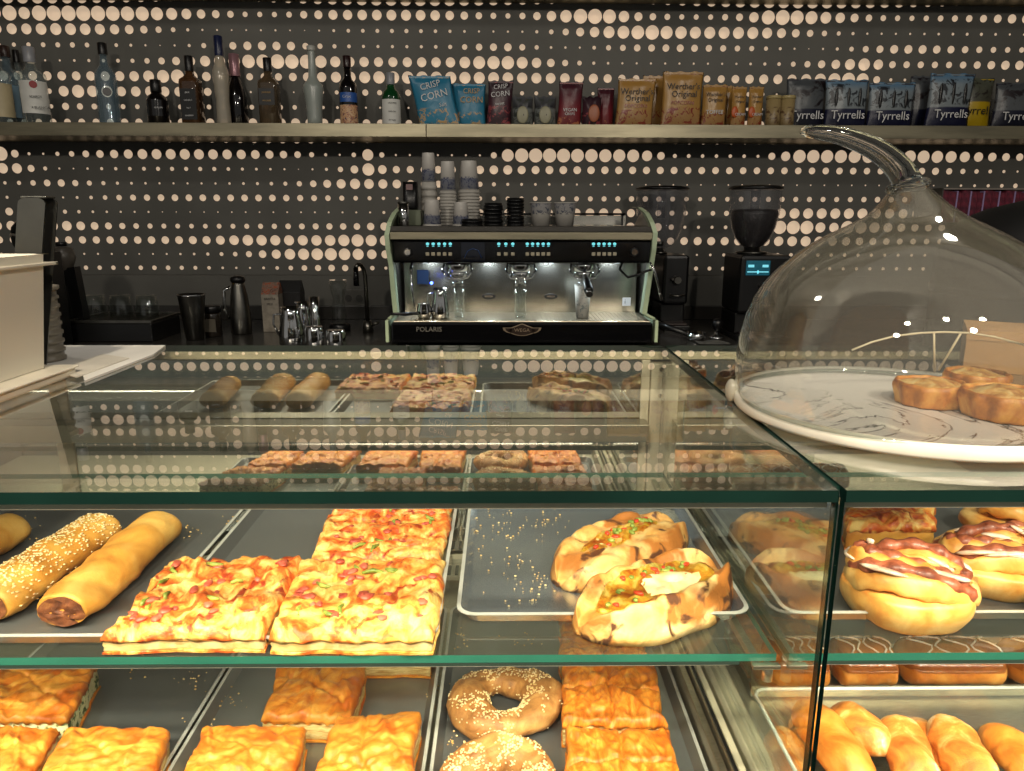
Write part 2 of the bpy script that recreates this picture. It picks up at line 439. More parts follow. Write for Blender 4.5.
# ---------------------------------------------------------------- shelves on the wall
YS = 3.05
def wall_shelf(x0, x1, z0, z1, label, rail=None):
    t = thing('wall_shelf', label, 'shelf', ((x0+x1)/2, YS, z0))
    B().box(x0+.001, x1-.001, YS, D-.002, z0, z1, .0012).obj('shelf_board', SHELFM, t)
    if rail:
        r = B(); r.cyl((rail[0], D-.04, z1+.018), (rail[1], D-.04, z1+.018), .004)
        for q in range(6):
            xx = rail[0]+(rail[1]-rail[0])*(q+.5)/6; r.cyl((xx, D-.04, z1), (xx, D-.04, z1+.018), .003, seg=8)
        r.obj('rail', STEELD, t)
    return t
xj = PY(426, 125, YS).x
SZ = 1.835
wall_shelf(xl, xj, 1.785, SZ, 'long steel wall shelf carrying the liquor bottles', (PY(20, 118, D-.04).x, PY(422, 118, D-.04).x))
wall_shelf(xj, xr, 1.785, SZ, 'long steel wall shelf carrying the snack bags and popcorn')
wall_shelf(xl, xr, 2.335, 2.375, 'upper steel wall shelf at the top edge of the picture')

# ---------------------------------------------------------------- back counter
CT = 1.03
t = thing('back_counter', 'dark back counter carrying the espresso machine and barista tools', 'counter', (0, 2.5, 0))
B().box(xl+.012, xr-.012, 2.46, D-.003, CT-.04, CT, .004).obj('worktop', COUNTER, t)
B().box(xl+.01, xr-.01, 2.5, D-.003, .1, CT-.04).obj('base_cabinet', M('cabinet_dark', srgb(44, 42, 40), .5), t)
B().box(xl+.01, xr-.01, 2.56, D-.003, 0, .1).obj('plinth', BLACK, t)
b = B().box(xl+.012, xr-.012, D-.03, D-.0035, CT+.0005, CT+.06, .002)
struct('trim_3', b, COUNTER)

# ================================================================ the glass display case
GZ = 1.2723; YF = .536; YB = 1.195; XD = .2655; XL = -1.25; XR = 1.15; SH = 1.077; BD = .883
def pane(name, label, x0, x1, y0, y1, z0, z1, big, edge=EDGE, glass=GLASS, par=None):
    """glass sheet: the two large faces are clear, the narrow ones show the green edge"""
    b = B().box(x0, x1, y0, y1, z0, z1)
    ax = {'x': 0, 'y': 1, 'z': 2}[big]
    b.bm.normal_update()
    for f in b.bm.faces: f.material_index = (0 if (ax != 2 or f.normal.z > 0) else 2) if abs(f.normal[ax]) > .5 else 1
    o = b.obj(name, [glass if ax == 2 else (GLASSV if ax == 1 else GLASSD), edge, GLASSU], par)
    if par is None: tag(o, label, 'glass shelf')
    return o
case = t = thing('display_case', 'long glass-fronted pastry case with mirrored rear doors and steel body', 'display case', (0, .85, 0))
pane('glass_top', 'left horizontal glass top of the display case', XL, XD-.0032, YF, YB, GZ-.010, GZ, 'z', par=case)
pane('glass_top', 'right horizontal glass top under the domed cake stand', XD+.0032, XR, YF, YB, GZ-.010, GZ, 'z', par=case)
pane('glass_front', 'left upright front glass of the display case', XL, XD-.0035, YF+.002, YF+.010, .62, GZ-.0105, 'y', par=case)
pane('glass_front', 'right upright front glass before the buns and doughnuts', XD+.0035, XR, YF+.002, YF+.010, .62, GZ-.0105, 'y', par=case)
pane('glass_divider', 'upright glass divider between the two halves of the case', XD-.003, XD+.003, YF+.011, YB-.02, BD-.02, GZ-.0015, 'x', par=case)
pane('glass_shelf', 'left inner glass shelf carrying rolls, pizza and calzones', XL+.02, XD-.006, .617, YB-.075, SH-.008, SH, 'z', EDGEL)
pane('glass_shelf', 'right inner glass shelf carrying the iced buns', XD+.006, XR-.02, .617, YB-.075, SH-.008, SH, 'z', EDGEL)

# case body
BODY = M('case_paint', srgb(70, 68, 64), .45)
b = B().box(XL, XR, YF+.0, YB+.06, 0.0, .615, .004); b.obj('base_cabinet', BODY, t)
b = B().box(XL, XR, YF+.03, YB-.001, .615, BD-.022); b.obj('deck_insulation', STEELD, t)
# deck floor with ribs
b = B().box(XL, XR, YF+.012, YB-.001, BD-.022, BD-.012); b.obj('deck', STEEL, t)
# rear wall in three mirrored doors per side
RM = M('rear_frame', srgb(222, 210, 184), .4, .1)
def rear_door(x0, x1):
    d = B().box(x0+.012, x1-.012, YB-.004, YB+.002, BD-.01, GZ-.024).obj('rear_door', MIRROR, t)
    for q in (x0, x1-.014): B().box(q, q+.014, YB-.007, YB+.006, BD-.012, GZ-.0235, .001).obj('door_stile', RM, d)
rear_door(XL, -.735); rear_door(-.735, .245)
rear_door(.295, XR)
b = B().box(XL, XR, YB-.006, YB+.03, GZ-.0225, GZ-.0105, .001)
b.obj('top_rail', M('top_rail', srgb(232, 218, 182), .45, .0), t)
b = B().box(.246, .294, YB-.012, YB+.012, BD-.012, GZ-.029, .001)
po = b.obj('post', RM, t)
for z in (1.19, 1.235, .96, 1.03):
    B().cyl((.262, YB-.0122, z), (.262, YB-.0145, z), .0035, seg=12).obj('screw', CHROME, po)
b = B()
for x0, x1 in ((XL, .24), (.30, XR)): b.box(x0, x1, YB-.045, YB-.008, 1.119, 1.149, .0015)
b.obj('lamp_rail', M('lamp_rail', srgb(150, 143, 128), .35, .7), t)
for x0, x1 in ((XL+.02, XD-.006), (XD+.006, XR-.02)):
    lr = B().box(x0, x1, .5465, .561, 1.2535, 1.262, .0008).obj('led_and_fill_profile', M('led_and_fill_profile', srgb(206, 200, 176), .4, .2), t)
    B().box(x0+.01, x1-.01, .5485, .559, 1.2526, 1.2534).obj('led_and_fill_diffuser', M('led_and_fill_diffuser', (1, .87, .64, 1), .5, emit=.25), lr)
for x0, x1 in ((XL+.04, XD-.04), (XD+.03, XR-.04)):  # slim housing added for the under-shelf fill lamps
    lr = B().box(x0, x1, .6175, .6275, SH-.0125, SH-.0085, .0008).obj('led_and_fill_profile', M('fill_profile', srgb(60, 76, 68), .4, .4), t)
    B().box(x0+.01, x1-.01, .6185, .6265, SH-.0132, SH-.0126).obj('led_and_fill_diffuser', M('led_and_fill_diffuser', (1, .87, .64, 1), .5, emit=.25), lr)
B().box(XD+.006, XD+.028, YF+.03, YB-.05, BD-.012, BD+.02, .002).obj('channel', RM, t)
# air grille behind the deck
b = B().box(XL, .24, YB-.075, YB-.03, BD+.005, BD+.012, .001)
b.obj('air_grille', RM, t)
b = B()
for k in range(118): x = XL+.02+k*.0125; b.box(x, x+.0055, YB-.070, YB-.036, BD+.0122, BD+.0132)
b.obj('grille_slots', M('slot_dark', srgb(70, 66, 58), .6), t)
# steel channels by the divider
b = B()
for x0, x1, z1 in ((.2315, .240, BD+.022), (.2425, .2495, BD+.028)): b.box(x0, x1, YF+.03, YB-.05, BD-.012, z1, .0015)
B().box(.252, .2605, YF+.03, YB-.05, BD-.012, BD+.022, .0015).obj('channel', RM, t)
b.obj('channel', STEEL, t)
b = B().box(.2445, .2475, YF+.03, YB-.05, BD+.0285, BD+.030); b.obj('channel_gasket', BLACK, t)
# shelf brackets: chrome clips under the shelf ends at the divider
b = B()
for x0, x1 in ((XD-.030, XD-.0035), (XD+.0035, XD+.022)):
    b.box(x0, x1, .610, .6165, SH-.013, SH-.0085, .001)
b.box(XD-.026, XD-.018, .624, YB-.08, SH-.017, SH-.009, .001); b.box(XD+.010, XD+.018, .624, YB-.08, SH-.017, SH-.009, .001)
b.cyl((XD-.012, .620, SH-.030), (XD-.012, .620, SH-.013), .005, seg=12)
b.obj('shelf_bracket', STEEL, t)

# ---------------------------------------------------------------- trays
RIMM = M('tray_rim_highlight', srgb(214, 214, 208), .3, .35)  # lighter than the tray steel: the rim highlight is put into the colour
def tray(label, x0, x1, y0, y1, z, h=.014, mat=TRAYM, group=None, slope=.010):
    """shallow sheet-metal tray with sloping sides, rolled rim and rounded corners, floor and walls 1 mm thick"""
    b = B()
    def loop(inset, zz, r):
        pts = []
        X0_, X1_, Y0_, Y1_ = x0+inset, x1-inset, y0+inset, y1-inset
        for cx, cy, a0 in ((X1_-r, Y1_-r, 0), (X0_+r, Y1_-r, 90), (X0_+r, Y0_+r, 180), (X1_-r, Y0_+r, 270)):
            for k in range(5):
                a = math.radians(a0+k*22.5); pts.append(b.bm.verts.new((cx+r*math.cos(a), cy+r*math.sin(a), zz)))
        return pts
    L = [loop(slope+.001, z, .012), loop(.0035, z+h-.002, .016), loop(.0, z+h-.001, .018), loop(0, z+h, .018), loop(.004, z+h, .016), loop(slope+.002, z+.0012, .012)]
    for m_, (p, q) in enumerate(zip(L, L[1:])):
        n = len(p)
        for i in range(n):
            f = b.bm.faces.new((p[i], p[(i+1) % n], q[(i+1) % n], q[i])); f.smooth = False; f.material_index = 1 if 1 <= m_ <= 3 else 0
    b.bm.faces.new(L[0][::-1]); b.bm.faces.new(L[-1])
    return solid('baking_tray', label, 'tray', b, [mat, RIMM], group)
TRZ = SH+.0003
tray('upper shelf steel tray under the two long filled rolls', -.70, -.352, .630, 1.0, TRZ)
tray('upper shelf steel tray under the ham and cheese pizza squares', -.345, -.062, .625, 1.0, TRZ)
tray('half-empty shiny steel tray carrying the two stuffed breads', -.047, .2525, .665, 1.0, TRZ, mat=M('shiny_tray', srgb(186, 194, 204), .24, .85, col2=srgb(160, 168, 178), scale=4))
for lab, x0, x1 in (('lower dark steel tray under the spinach cheese pies', -.658, -.374), ('lower dark steel tray under the golden flaky pies left of the sesame rings', -.370, -.086), ('lower dark steel tray under sesame rings and the column of flaky pies', -.081, .2275)):
    tray(lab, x0, x1, .60, 1.05, BD-.0117, h=.012)
tray('upper right steel tray under the iced swirl buns', .285, .90, .665, 1.0, TRZ)
tray('lower right steel tray under the caramel glazed eclairs', .30, .92, .90, 1.08, BD-.0117, h=.012)
# ================================================================ food
def S(*a): return srgb(*a)
FLAKY = food('flaky_pastry', [(.30, S(176, 88, 22)), (.42, S(214, 126, 36)), (.55, S(230, 158, 62)), (.72, S(242, 190, 100))], scale=16, dist=1.6, bmp=.35, bscale=90, rough=.42, stretch=(1, 2.2, 1), spots=[(S(196, 100, 28), 26, .53, .66)])
FLAKY2 = food('flaky_pastry_dark', [(.30, S(170, 82, 20)), (.44, S(206, 112, 28)), (.58, S(228, 146, 50)), (.74, S(240, 182, 92))], scale=22, dist=3, bmp=.55, bscale=80, rough=.4, stretch=(2.0, 1, 1))
CRUMB = food('pastry_layers', [(.35, S(190, 140, 66)), (.55, S(238, 210, 140)), (.7, S(250, 232, 178))], scale=40, dist=.5, bmp=.6, rough=.6, stretch=(1, 1, 9))
SPIN = food('spinach_cheese', [(.36, S(60, 84, 40)), (.42, S(120, 128, 66)), (.46, S(230, 222, 164)), (.7, S(248, 240, 200))], scale=110, dist=.4, bmp=.8, bscale=140, rough=.5)
BREAD = food('bread_crust', [(.30, S(180, 108, 36)), (.5, S(222, 158, 66)), (.7, S(238, 192, 104))], scale=14, dist=.6, bmp=.3, bscale=220, rough=.5)
BREADD = food('rye_crust', [(.30, S(120, 74, 34)), (.5, S(186, 128, 68)), (.7, S(224, 172, 104))], scale=26, dist=1.4, bmp=.7, bscale=90, rough=.55)
CUT = food('roll_end', [(.35, S(76, 36, 16)), (.55, S(124, 68, 34)), (.75, S(170, 120, 66))], scale=60, dist=1, bmp=.8, rough=.6)
SEED = food('sesame_seed', [(.3, S(232, 196, 128)), (.7, S(252, 234, 190))], scale=40, bmp=.1, rough=.5)
PIZZA = food('pizza_cheese', [(.32, S(178, 66, 22)), (.41, S(214, 110, 40)), (.49, S(240, 172, 80)), (.60, S(248, 214, 130)), (.78, S(250, 232, 168))], scale=24, dist=1.6, bmp=.9, bscale=60, rough=.38,
             spots=[(S(168, 62, 22), 44, .62, .70)], bdist=.004)
PIZZAB = food('pizza_browned', [(.30, S(176, 58, 20)), (.42, S(214, 96, 36)), (.52, S(240, 160, 72)), (.64, S(252, 216, 130))], scale=30, dist=1.8, bmp=.9, bscale=60, rough=.38,
             spots=[(S(150, 48, 18), 50, .60, .70)], bdist=.004)
PIZZAM = food('pizza_medium', [(.32, S(172, 60, 22)), (.43, S(216, 104, 40)), (.51, S(240, 164, 76)), (.62, S(250, 214, 132)), (.78, S(252, 234, 172))], scale=26, dist=1.8, bmp=.9, bscale=60, rough=.38,
             spots=[(S(156, 52, 20), 46, .60, .69)], bdist=.004)
DOUGH = food('pale_dough', [(.35, S(226, 176, 100)), (.6, S(248, 222, 160))], scale=20, bmp=.4, rough=.55)
HAM = food('ham', [(.35, S(168, 60, 44)), (.6, S(214, 108, 84))], scale=40, bmp=.3, rough=.4)
PEPG = food('green_pepper', [(.35, S(96, 116, 36)), (.6, S(168, 180, 84))], scale=40, bmp=.2, rough=.35)
PEPR = food('red_pepper', [(.35, S(196, 40, 20)), (.6, S(236, 84, 44))], scale=40, bmp=.2, rough=.35)
CALZ = food('calzone_crust', [(.28, S(196, 120, 50)), (.42, S(230, 170, 92)), (.56, S(246, 206, 136)), (.72, S(253, 230, 178))], scale=16, dist=1.0, bmp=.5, bscale=90, rough=.5,
            spots=[(S(190, 118, 52), 24, .47, .60), (S(96, 56, 32), 40, .57, .64)], bdist=.003)
CFILL = food('calzone_filling', [(.30, S(170, 66, 18)), (.42, S(214, 128, 30)), (.52, S(236, 190, 60)), (.62, S(250, 226, 120)), (.75, S(150, 130, 30))], scale=40, dist=1, bmp=1, bscale=90, rough=.35)
CHEESE = food('melted_cheese', [(.35, S(250, 226, 140)), (.6, S(255, 246, 204))], scale=20, bmp=.3, rough=.35)
BUN = food('bun_dough', [(.32, S(196, 112, 40)), (.46, S(228, 164, 78)), (.65, S(248, 208, 130))], scale=16, dist=.8, bmp=.25, bscale=90, rough=.42, coat=.08)
CINN = food('cinnamon', [(.35, S(120, 54, 34)), (.6, S(186, 104, 72))], scale=60, dist=1, bmp=.7, rough=.4, coat=.4)
ICING = food('icing', [(.35, S(232, 190, 160)), (.6, S(252, 232, 212))], scale=30, bmp=.3, rough=.25, coat=.5)
DONUT = food('fried_dough', [(.30, S(170, 84, 22)), (.46, S(208, 124, 42)), (.64, S(232, 164, 78))], scale=18, dist=.6, bmp=.3, bscale=160, rough=.42)
SUGAR = food('sugared_dough', [(.34, S(178, 92, 26)), (.50, S(212, 134, 52)), (.60, S(232, 178, 104)), (.70, S(246, 226, 194))], scale=30, dist=.8, bmp=.5, bscale=260, rough=.55)
CARA = food('caramel_glaze', [(.35, S(170, 86, 26)), (.6, S(222, 136, 64))], scale=14, dist=.6, bmp=.1, bscale=40, rough=.12, coat=.9)
TART = food('tart_crust', [(.34, S(130, 66, 22)), (.48, S(190, 120, 50)), (.64, S(224, 168, 88))], scale=24, dist=.8, bmp=.4, bscale=140, rough=.45)
TARTT = food('tart_top', [(.36, S(170, 108, 54)), (.5, S(218, 168, 96)), (.64, S(240, 212, 150))], scale=34, dist=1.2, bmp=.4, bscale=140, rough=.35, coat=.3)

def fb(p, sc, oc=4): return noise.fractal(Vector(p)*sc, 1.0, 2.0, oc)
def lerp(a, b, t): return a+(b-a)*t
def quad(cs, u, v):
    a, b_, c, d = [Vector(p) for p in cs]        # a near-left, b near-right, c far-right, d far-left
    return (a*(1-u)+b_*u)*(1-v)+(d*(1-u)+c*u)*v
def slab(name, label, cat, cs, zb, th, top, side, group=None, n=46, rough=.006, layers=True, wob=.006, seed=0, fold=None, bottom=True, dome=.25, lip=.72, sidename='filling'):
    """square-cut baked slab over quad cs (x,y corners): domed uneven top crust, filling showing at the cut sides, bottom crust"""
    cs = [Vector((p[0], p[1], 0)) for p in cs]
    cen = sum(cs, Vector())/4
    t = thing(name, label, cat, (cen.x, cen.y, zb), group)
    sd = Vector((seed*3.7, seed*1.3, seed*.7))
    def wobble(p): return Vector((fb(p*1+sd, 22, 3), fb(p+sd+Vector((9, 0, 0)), 22, 3), 0))*wob
    def topf(u, v):
        p = quad(cs, u, v); p += wobble(p)
        e = min(u, 1-u, v, 1-v)
        r = min(1, e/.05); rr = math.sqrt(max(0, 1-(1-r)**2))
        h = th*(lip+.10+(.90-lip)*rr) + th*dome*(1-(2*u-1)**2)*(1-(2*v-1)**2)*.5
        q = p+sd
        q2 = Vector((q.x*math.cos(seed)-q.y*math.sin(seed), q.x*math.sin(seed)+q.y*math.cos(seed), 0)); h += rough*(fb((q2.x, q2.y*2.2, 0), 20, 3)+.9*(1-abs(fb((q2.x+.3, q2.y*1.8, 1), 30, 3))*2.2))*(.35+.65*rr)
        if fold:
            for (a, b0, w, amp) in fold:        # creases across the sheet
                dd = (u*math.cos(a)+v*math.sin(a)) - b0 + .06*fb(q, 18, 2)
                h += amp*math.exp(-(dd/w)**2)
        return Vector((p.x, p.y, zb+h))
    b = B(); vs = b.grid(topf, n, n)
    # fold the rim down
    m_ = len(vs)
    per = [vs[0][i] for i in range(n)]+[vs[j][n-1] for j in range(1, n)]+[vs[n-1][i] for i in range(n-2, -1, -1)]+[vs[j][0] for j in range(n-2, 0, -1)]
    low = []
    for k, v in enumerate(per):
        d = Vector((v.co.x-cen.x, v.co.y-cen.y, 0)).normalized()
        low.append(b.bm.verts.new((v.co.x+d.x*.0005, v.co.y+d.y*.0005, zb+th*(lip+.05*math.sin(k*.9+seed)))))
    for k in range(len(per)): b.bm.faces.new((per[k], low[k], low[(k+1) % len(per)], per[(k+1) % len(per)])).smooth = True
    b.bm.faces.new(low)
    b.obj('top_crust', top, t)
    b = B(); L = []
    for lv, (hz, ins) in enumerate(((.0, .002), (.12, .0005), (.25, .0012), (.38, .0002), (.55, .0012), (lip+.06, .002))):
        ring = []
        for k, v in enumerate([quad(cs, u, 0) for u in [i/16 for i in range(17)]]+[quad(cs, 1, q/16) for q in range(1, 17)]+[quad(cs, 1-i/16, 1) for i in range(1, 17)]+[quad(cs, 0, 1-q/16) for q in range(1, 16)]):
            p = v+wobble(v); d = (cen-p).normalized()
            p = p+d*(ins+.0012*fb(p+Vector((0, 0, lv)), 160, 3)+.001)
            ring.append(b.bm.verts.new((p.x, p.y, zb+.0012+hz*th)))
        L.append(ring)
    for p, q in zip(L, L[1:]):
        for i in range(len(p)): b.bm.faces.new((p[i], p[(i+1) % len(p)], q[(i+1) % len(p)], q[i])).smooth = True
    b.bm.faces.new(L[0][::-1]); b.bm.faces.new(L[-1])
    b.obj(sidename, side, t)
    if bottom:
        b = B(); ring0, ring1 = [], []
        for v in [quad(cs, u, 0) for u in [i/12 for i in range(13)]]+[quad(cs, 1, q/12) for q in range(1, 13)]+[quad(cs, 1-i/12, 1) for i in range(1, 13)]+[quad(cs, 0, 1-q/12) for q in range(1, 12)]:
            p = v+wobble(v); ring0.append(b.bm.verts.new((p.x, p.y, zb))); ring1.append(b.bm.verts.new((p.x, p.y, zb+.0022+.001*fb(p, 90, 2))))
        for i in range(len(ring0)): b.bm.faces.new((ring0[i], ring0[(i+1) % len(ring0)], ring1[(i+1) % len(ring0)], ring1[i]))
        b.bm.faces.new(ring0[::-1]); b.bm.faces.new(ring1)
        b.obj('bottom_crust', top, t)
    return t, topf
def px4(z, *p): return [PZ(x, y, z) for x, y in p]
ZU = TRZ+.0016      # food level in the upper trays
ZL = BD-.0098       # food level in the lower trays

# --- pizza squares (near-left, near-right, far-right, far-left pixel corners of the top)
def toppings(t, cs, topf, nh, ng, seed):
    r = random.Random(seed); b = B(); g = B()
    for k in range(nh):
        u, v = r.uniform(.06, .94), r.uniform(.08, .92); p = topf(u, v)
        b.ball(p+Vector((0, 0, .0005)), r.uniform(.003, .009), r.uniform(.003, .006), .0022, 8, Matrix.Rotation(r.uniform(0, 3), 3, 'Z'), 2, .5)
    o = b.obj('ham_pieces', HAM, t); o['kind'] = 'stuff'
    for k in range(ng):
        u, v = r.uniform(.1, .9), r.uniform(.1, .9); p = topf(u, v); a = r.uniform(0, 3)
        d = Vector((math.cos(a), math.sin(a), 0))*r.uniform(.006, .012); e = Vector((-d.y, d.x, 0))*.35
        g.tube([p-d+Vector((0, 0, .0012)), p+e+Vector((0, 0, .002)), p+d+Vector((0, 0, .0012))], [.0015, .0026, .0015], 6)
    o = g.obj('pepper_strips', PEPG, t); o['kind'] = 'stuff'
ht = .021
for lab, pts, sd, mt, nh, ng in (
    ('well-browned cheese pizza square, leftmost of the four on the upper tray', ((104, 634), (264, 632), (305, 556), (168, 560)), 1, PIZZAM, 26, 8),
    ('pale cheese pizza square with ham pieces at the tray front', ((268, 634), (434, 636), (447, 558), (300, 561)), 2, PIZZA, 34, 9),
    ('browned pizza square at the back of the upper tray, nearer the camera of two', ((311, 556), (441, 558), (452, 514), (326, 514)), 3, PIZZAB, 16, 7)):
    cs = px4(ZU+ht, *pts)
    t, tf = slab('pizza_square', lab, 'pizza', cs, ZU, ht, mt, DOUGH, 'pizza squares on the upper tray', rough=.0055, wob=.005, seed=sd, dome=.10, lip=.6, sidename='dough_base')
    toppings(t, cs, tf, nh, ng, sd*11)
cs = px4(ZU+ht, (329, 512), (449, 512), (456, 500), (337, 500))
t, tf = slab('pizza_square', 'browned pizza square farthest back on the upper tray', 'pizza', cs, ZU, ht, PIZZAB, DOUGH, 'pizza squares on the upper tray', rough=.0055, wob=.005, seed=5, dome=.10, lip=.6, sidename='dough_base')
toppings(t, cs, tf, 8, 4, 77)

# --- flaky pies on the deck
ph = .036
FO1 = [(.3, .35, .035, .003), (.9, .8, .03, -.003), (-.2, .6, .03, .003)]
FO2 = [(1.2, .5, .03, -.004), (.1, .5, .02, -.003), (.5, .95, .03, .003)]
FO3 = [(0, .5, .02, -.005), (1.57, .5, .018, -.004), (.78, .7, .05, .004)]
for lab, pts, sd, sm, fo in (
    ('spinach cheese pie with cut side showing, far one of the left lower tray', ((-34, 722), (67, 719), (98, 664), (-10, 666)), 1, SPIN, FO1),
    ('golden flaky pie at the bottom left corner of the picture', ((-80, 800), (8, 800), (60, 728), (-22, 728)), 2, CRUMB, FO2),
    ('wide wrinkled flaky pie in front of the spinach pie', ((14, 812), (144, 812), (168, 728), (66, 728)), 3, CRUMB, FO1),
    ('flaky pie slice standing alone near the middle of the second lower tray', ((262, 714), (352, 718), (369, 644), (286, 643)), 4, CRUMB, FO2),
    ('near-left flaky pie of the pair in the second lower tray', ((168, 806), (288, 806), (306, 724), (200, 726)), 5, CRUMB, FO1),
    ('near-right flaky pie of the pair in the second lower tray', ((300, 806), (410, 806), (419, 710), (334, 716)), 6, CRUMB, FO2),
    ('flaky pie half hidden under the pizza tray, beside the tray edge', ((356, 655), (432, 655), (440, 600), (370, 600)), 7, CRUMB, FO1),
    ('orange layered pie square, farthest of the column beside the sesame rings', ((560, 656), (650, 656), (640, 616), (558, 616)), 8, CRUMB, FO3),
    ('orange layered pie square with pressed lines, middle of the column', ((563, 720), (668, 722), (654, 660), (561, 660)), 9, CRUMB, FO3),
    ('orange layered pie square nearest the camera in the column', ((567, 806), (688, 806), (670, 727), (566, 727)), 10, CRUMB, FO3)):
    z = ZL+ph
    slab('flaky_pie', lab, 'pie', px4(z, *pts), ZL, ph, FLAKY2 if sd >= 8 else FLAKY, sm, 'flaky pies in the lower trays', rough=.0032, wob=.005, n=64, lip=.82 if sm is SPIN else .72, seed=sd*2, fold=fo)

# --- long filled rolls
def loaf(name, label, p0, p1, r, zb, mat, endmat=None, seeds=0, group=None, cat='bread roll', flat=.72, nseg=40, bump_=.0035, seed=0, pts=None, tap=.10):
    p0, p1 = Vector(p0), Vector(p1); c = (p0+p1)/2
    t = thing(name, label, cat, (c.x, c.y, zb), group); b = B()
    ax = (p1-p0).normalized(); side = Vector((-ax.y, ax.x, 0))
    def f(u, v):
        a = 2*PI*u; s_ = v
        e = min(s_, 1-s_)/tap; k = math.sqrt(max(0.0, 1-(1-min(1, e))**2)) if not endmat or s_ > .5 else .80+.20*min(1, e)
        k = max(k, .02)
        rr = r*k*(1+.04*fb((s_*6+seed, 0, 0), 1, 2))
        cx, cz = math.cos(a), math.sin(a)
        if cz < 0: cz *= .75
        p = p0+(p1-p0)*s_+side*cx*rr+Vector((0, 0, zb+r*flat*.76+cz*rr*flat-p0.z))
        q = p+Vector((seed, 0, 0)); p += (side*cx+Vector((0, 0, cz)))*bump_*fb(q, 30, 4)
        p.z = max(p.z, zb)
        return p
    vs = b.grid(f, 28, nseg, closeu=True)
    b.bm.faces.new([v for v in vs[-1]]); b.bm.faces.new([v for v in vs[0]][::-1])
    b.obj('crust', mat, t)
    if endmat:
        b = B()
        def g(u, v):
            rr = r*.78*(1-v)
            a = 2*PI*u; p = p0-ax*(.0015+.003*fb((math.cos(a)*3*(1-v), math.sin(a)*3*(1-v), seed), 1.5, 3)+.002*(1-v)*0)+side*math.cos(a)*rr+Vector((0, 0, zb+r*flat*.76+math.sin(a)*rr*flat*(1 if math.sin(a) > 0 else .74)-p0.z))
            p.z = max(p.z, zb+.0005); return p
        b.grid(g, 24, 7, closeu=True); b.obj('cut_end', endmat, t)
    if seeds:
        rn = random.Random(seed+5); b = B()
        for k in range(seeds):
            u = .25+rn.gauss(0, .12); v = rn.uniform(.04, .97); p = f(u % 1, v)
            b.ball(p, .0022, .0013, .0009, 5, Matrix.Rotation(rn.uniform(0, 3), 3, 'Z'))
        o = b.obj('sesame_seeds', SEED, t); o['kind'] = 'stuff'
    return t
def pz(x, y, z): p = PZ(x, y, z); return Vector((p.x, p.y, z))
zc = ZU+.02
loaf('filled_roll', 'long golden filled roll with dark end, plain without seeds', pz(62, 611, zc), pz(165, 521, zc), .030, ZU, BREAD, CUT, seed=1, flat=.78)
loaf('filled_roll', 'long sesame-covered roll at the left edge of the upper shelf', pz(-16, 606, zc), pz(106, 523, zc), .031, ZU, BREAD, CUT, seeds=700, seed=2, flat=.78)
loaf('filled_roll', 'pale roll left of the sesame roll, seen only in the mirror', pz(-120, 596, zc), pz(20, 523, zc), .028, ZU, BREAD, CUT, seed=3, flat=.78)

# --- sesame rings
def ring(label, c, R, r, zb, seed, n=650):
    t = thing('sesame_ring', label, 'bread ring', (c.x, c.y, zb), 'sesame bread rings'); b = B()
    def f(u, v):
        a = 2*PI*u; e = 2*PI*v
        rr = r*(1+.16*math.sin(2*a+seed)+.08*fb((math.cos(a), math.sin(a), seed), 2, 3))
        ce, se = math.cos(e), math.sin(e)
        R_ = R*(1+.05*math.sin(3*a+seed))
        p = Vector((c.x+math.cos(a)*(R_+rr*ce), c.y+math.sin(a)*(R_*.93+rr*ce), zb+r*.8+rr*se*.86))
        p += Vector((math.cos(a)*ce, math.sin(a)*ce, se))*.003*fb(p, 34, 4)
        p.z = max(p.z, zb); return p
    b.grid(f, 72, 25, closeu=True); bmesh.ops.remove_doubles(b.bm, verts=b.bm.verts[:], dist=1e-5)
    b.obj('crust', BREADD, t); rn = random.Random(seed); b = B()
    k = 0
    while k < n:
        u, v = rn.random(), .27+rn.gauss(0, .11)
        if fb((u*9, v*5, seed), 1.3, 2) < -.12: continue
        k += 1; p = f(u, v % 1); b.ball(p, .0017, .0012, .0009, 5, Matrix.Rotation(rn.uniform(0, 3), 3, 'Z'))
    o = b.obj('sesame_seeds', SEED, t); o['kind'] = 'stuff'
zr = ZL+.018
cA = (PZ(448, 700, zr)+PZ(562, 704, zr))/2
ring('whole sesame bread ring in the lower tray beside the layered pies', cA, .0465, .0225, ZL, 1)
cB = Vector((cA.x-.004, cA.y-.136, 0))
ring('sesame bread ring cut off by the bottom edge of the picture', cB, .0465, .0225, ZL, 4, 900)

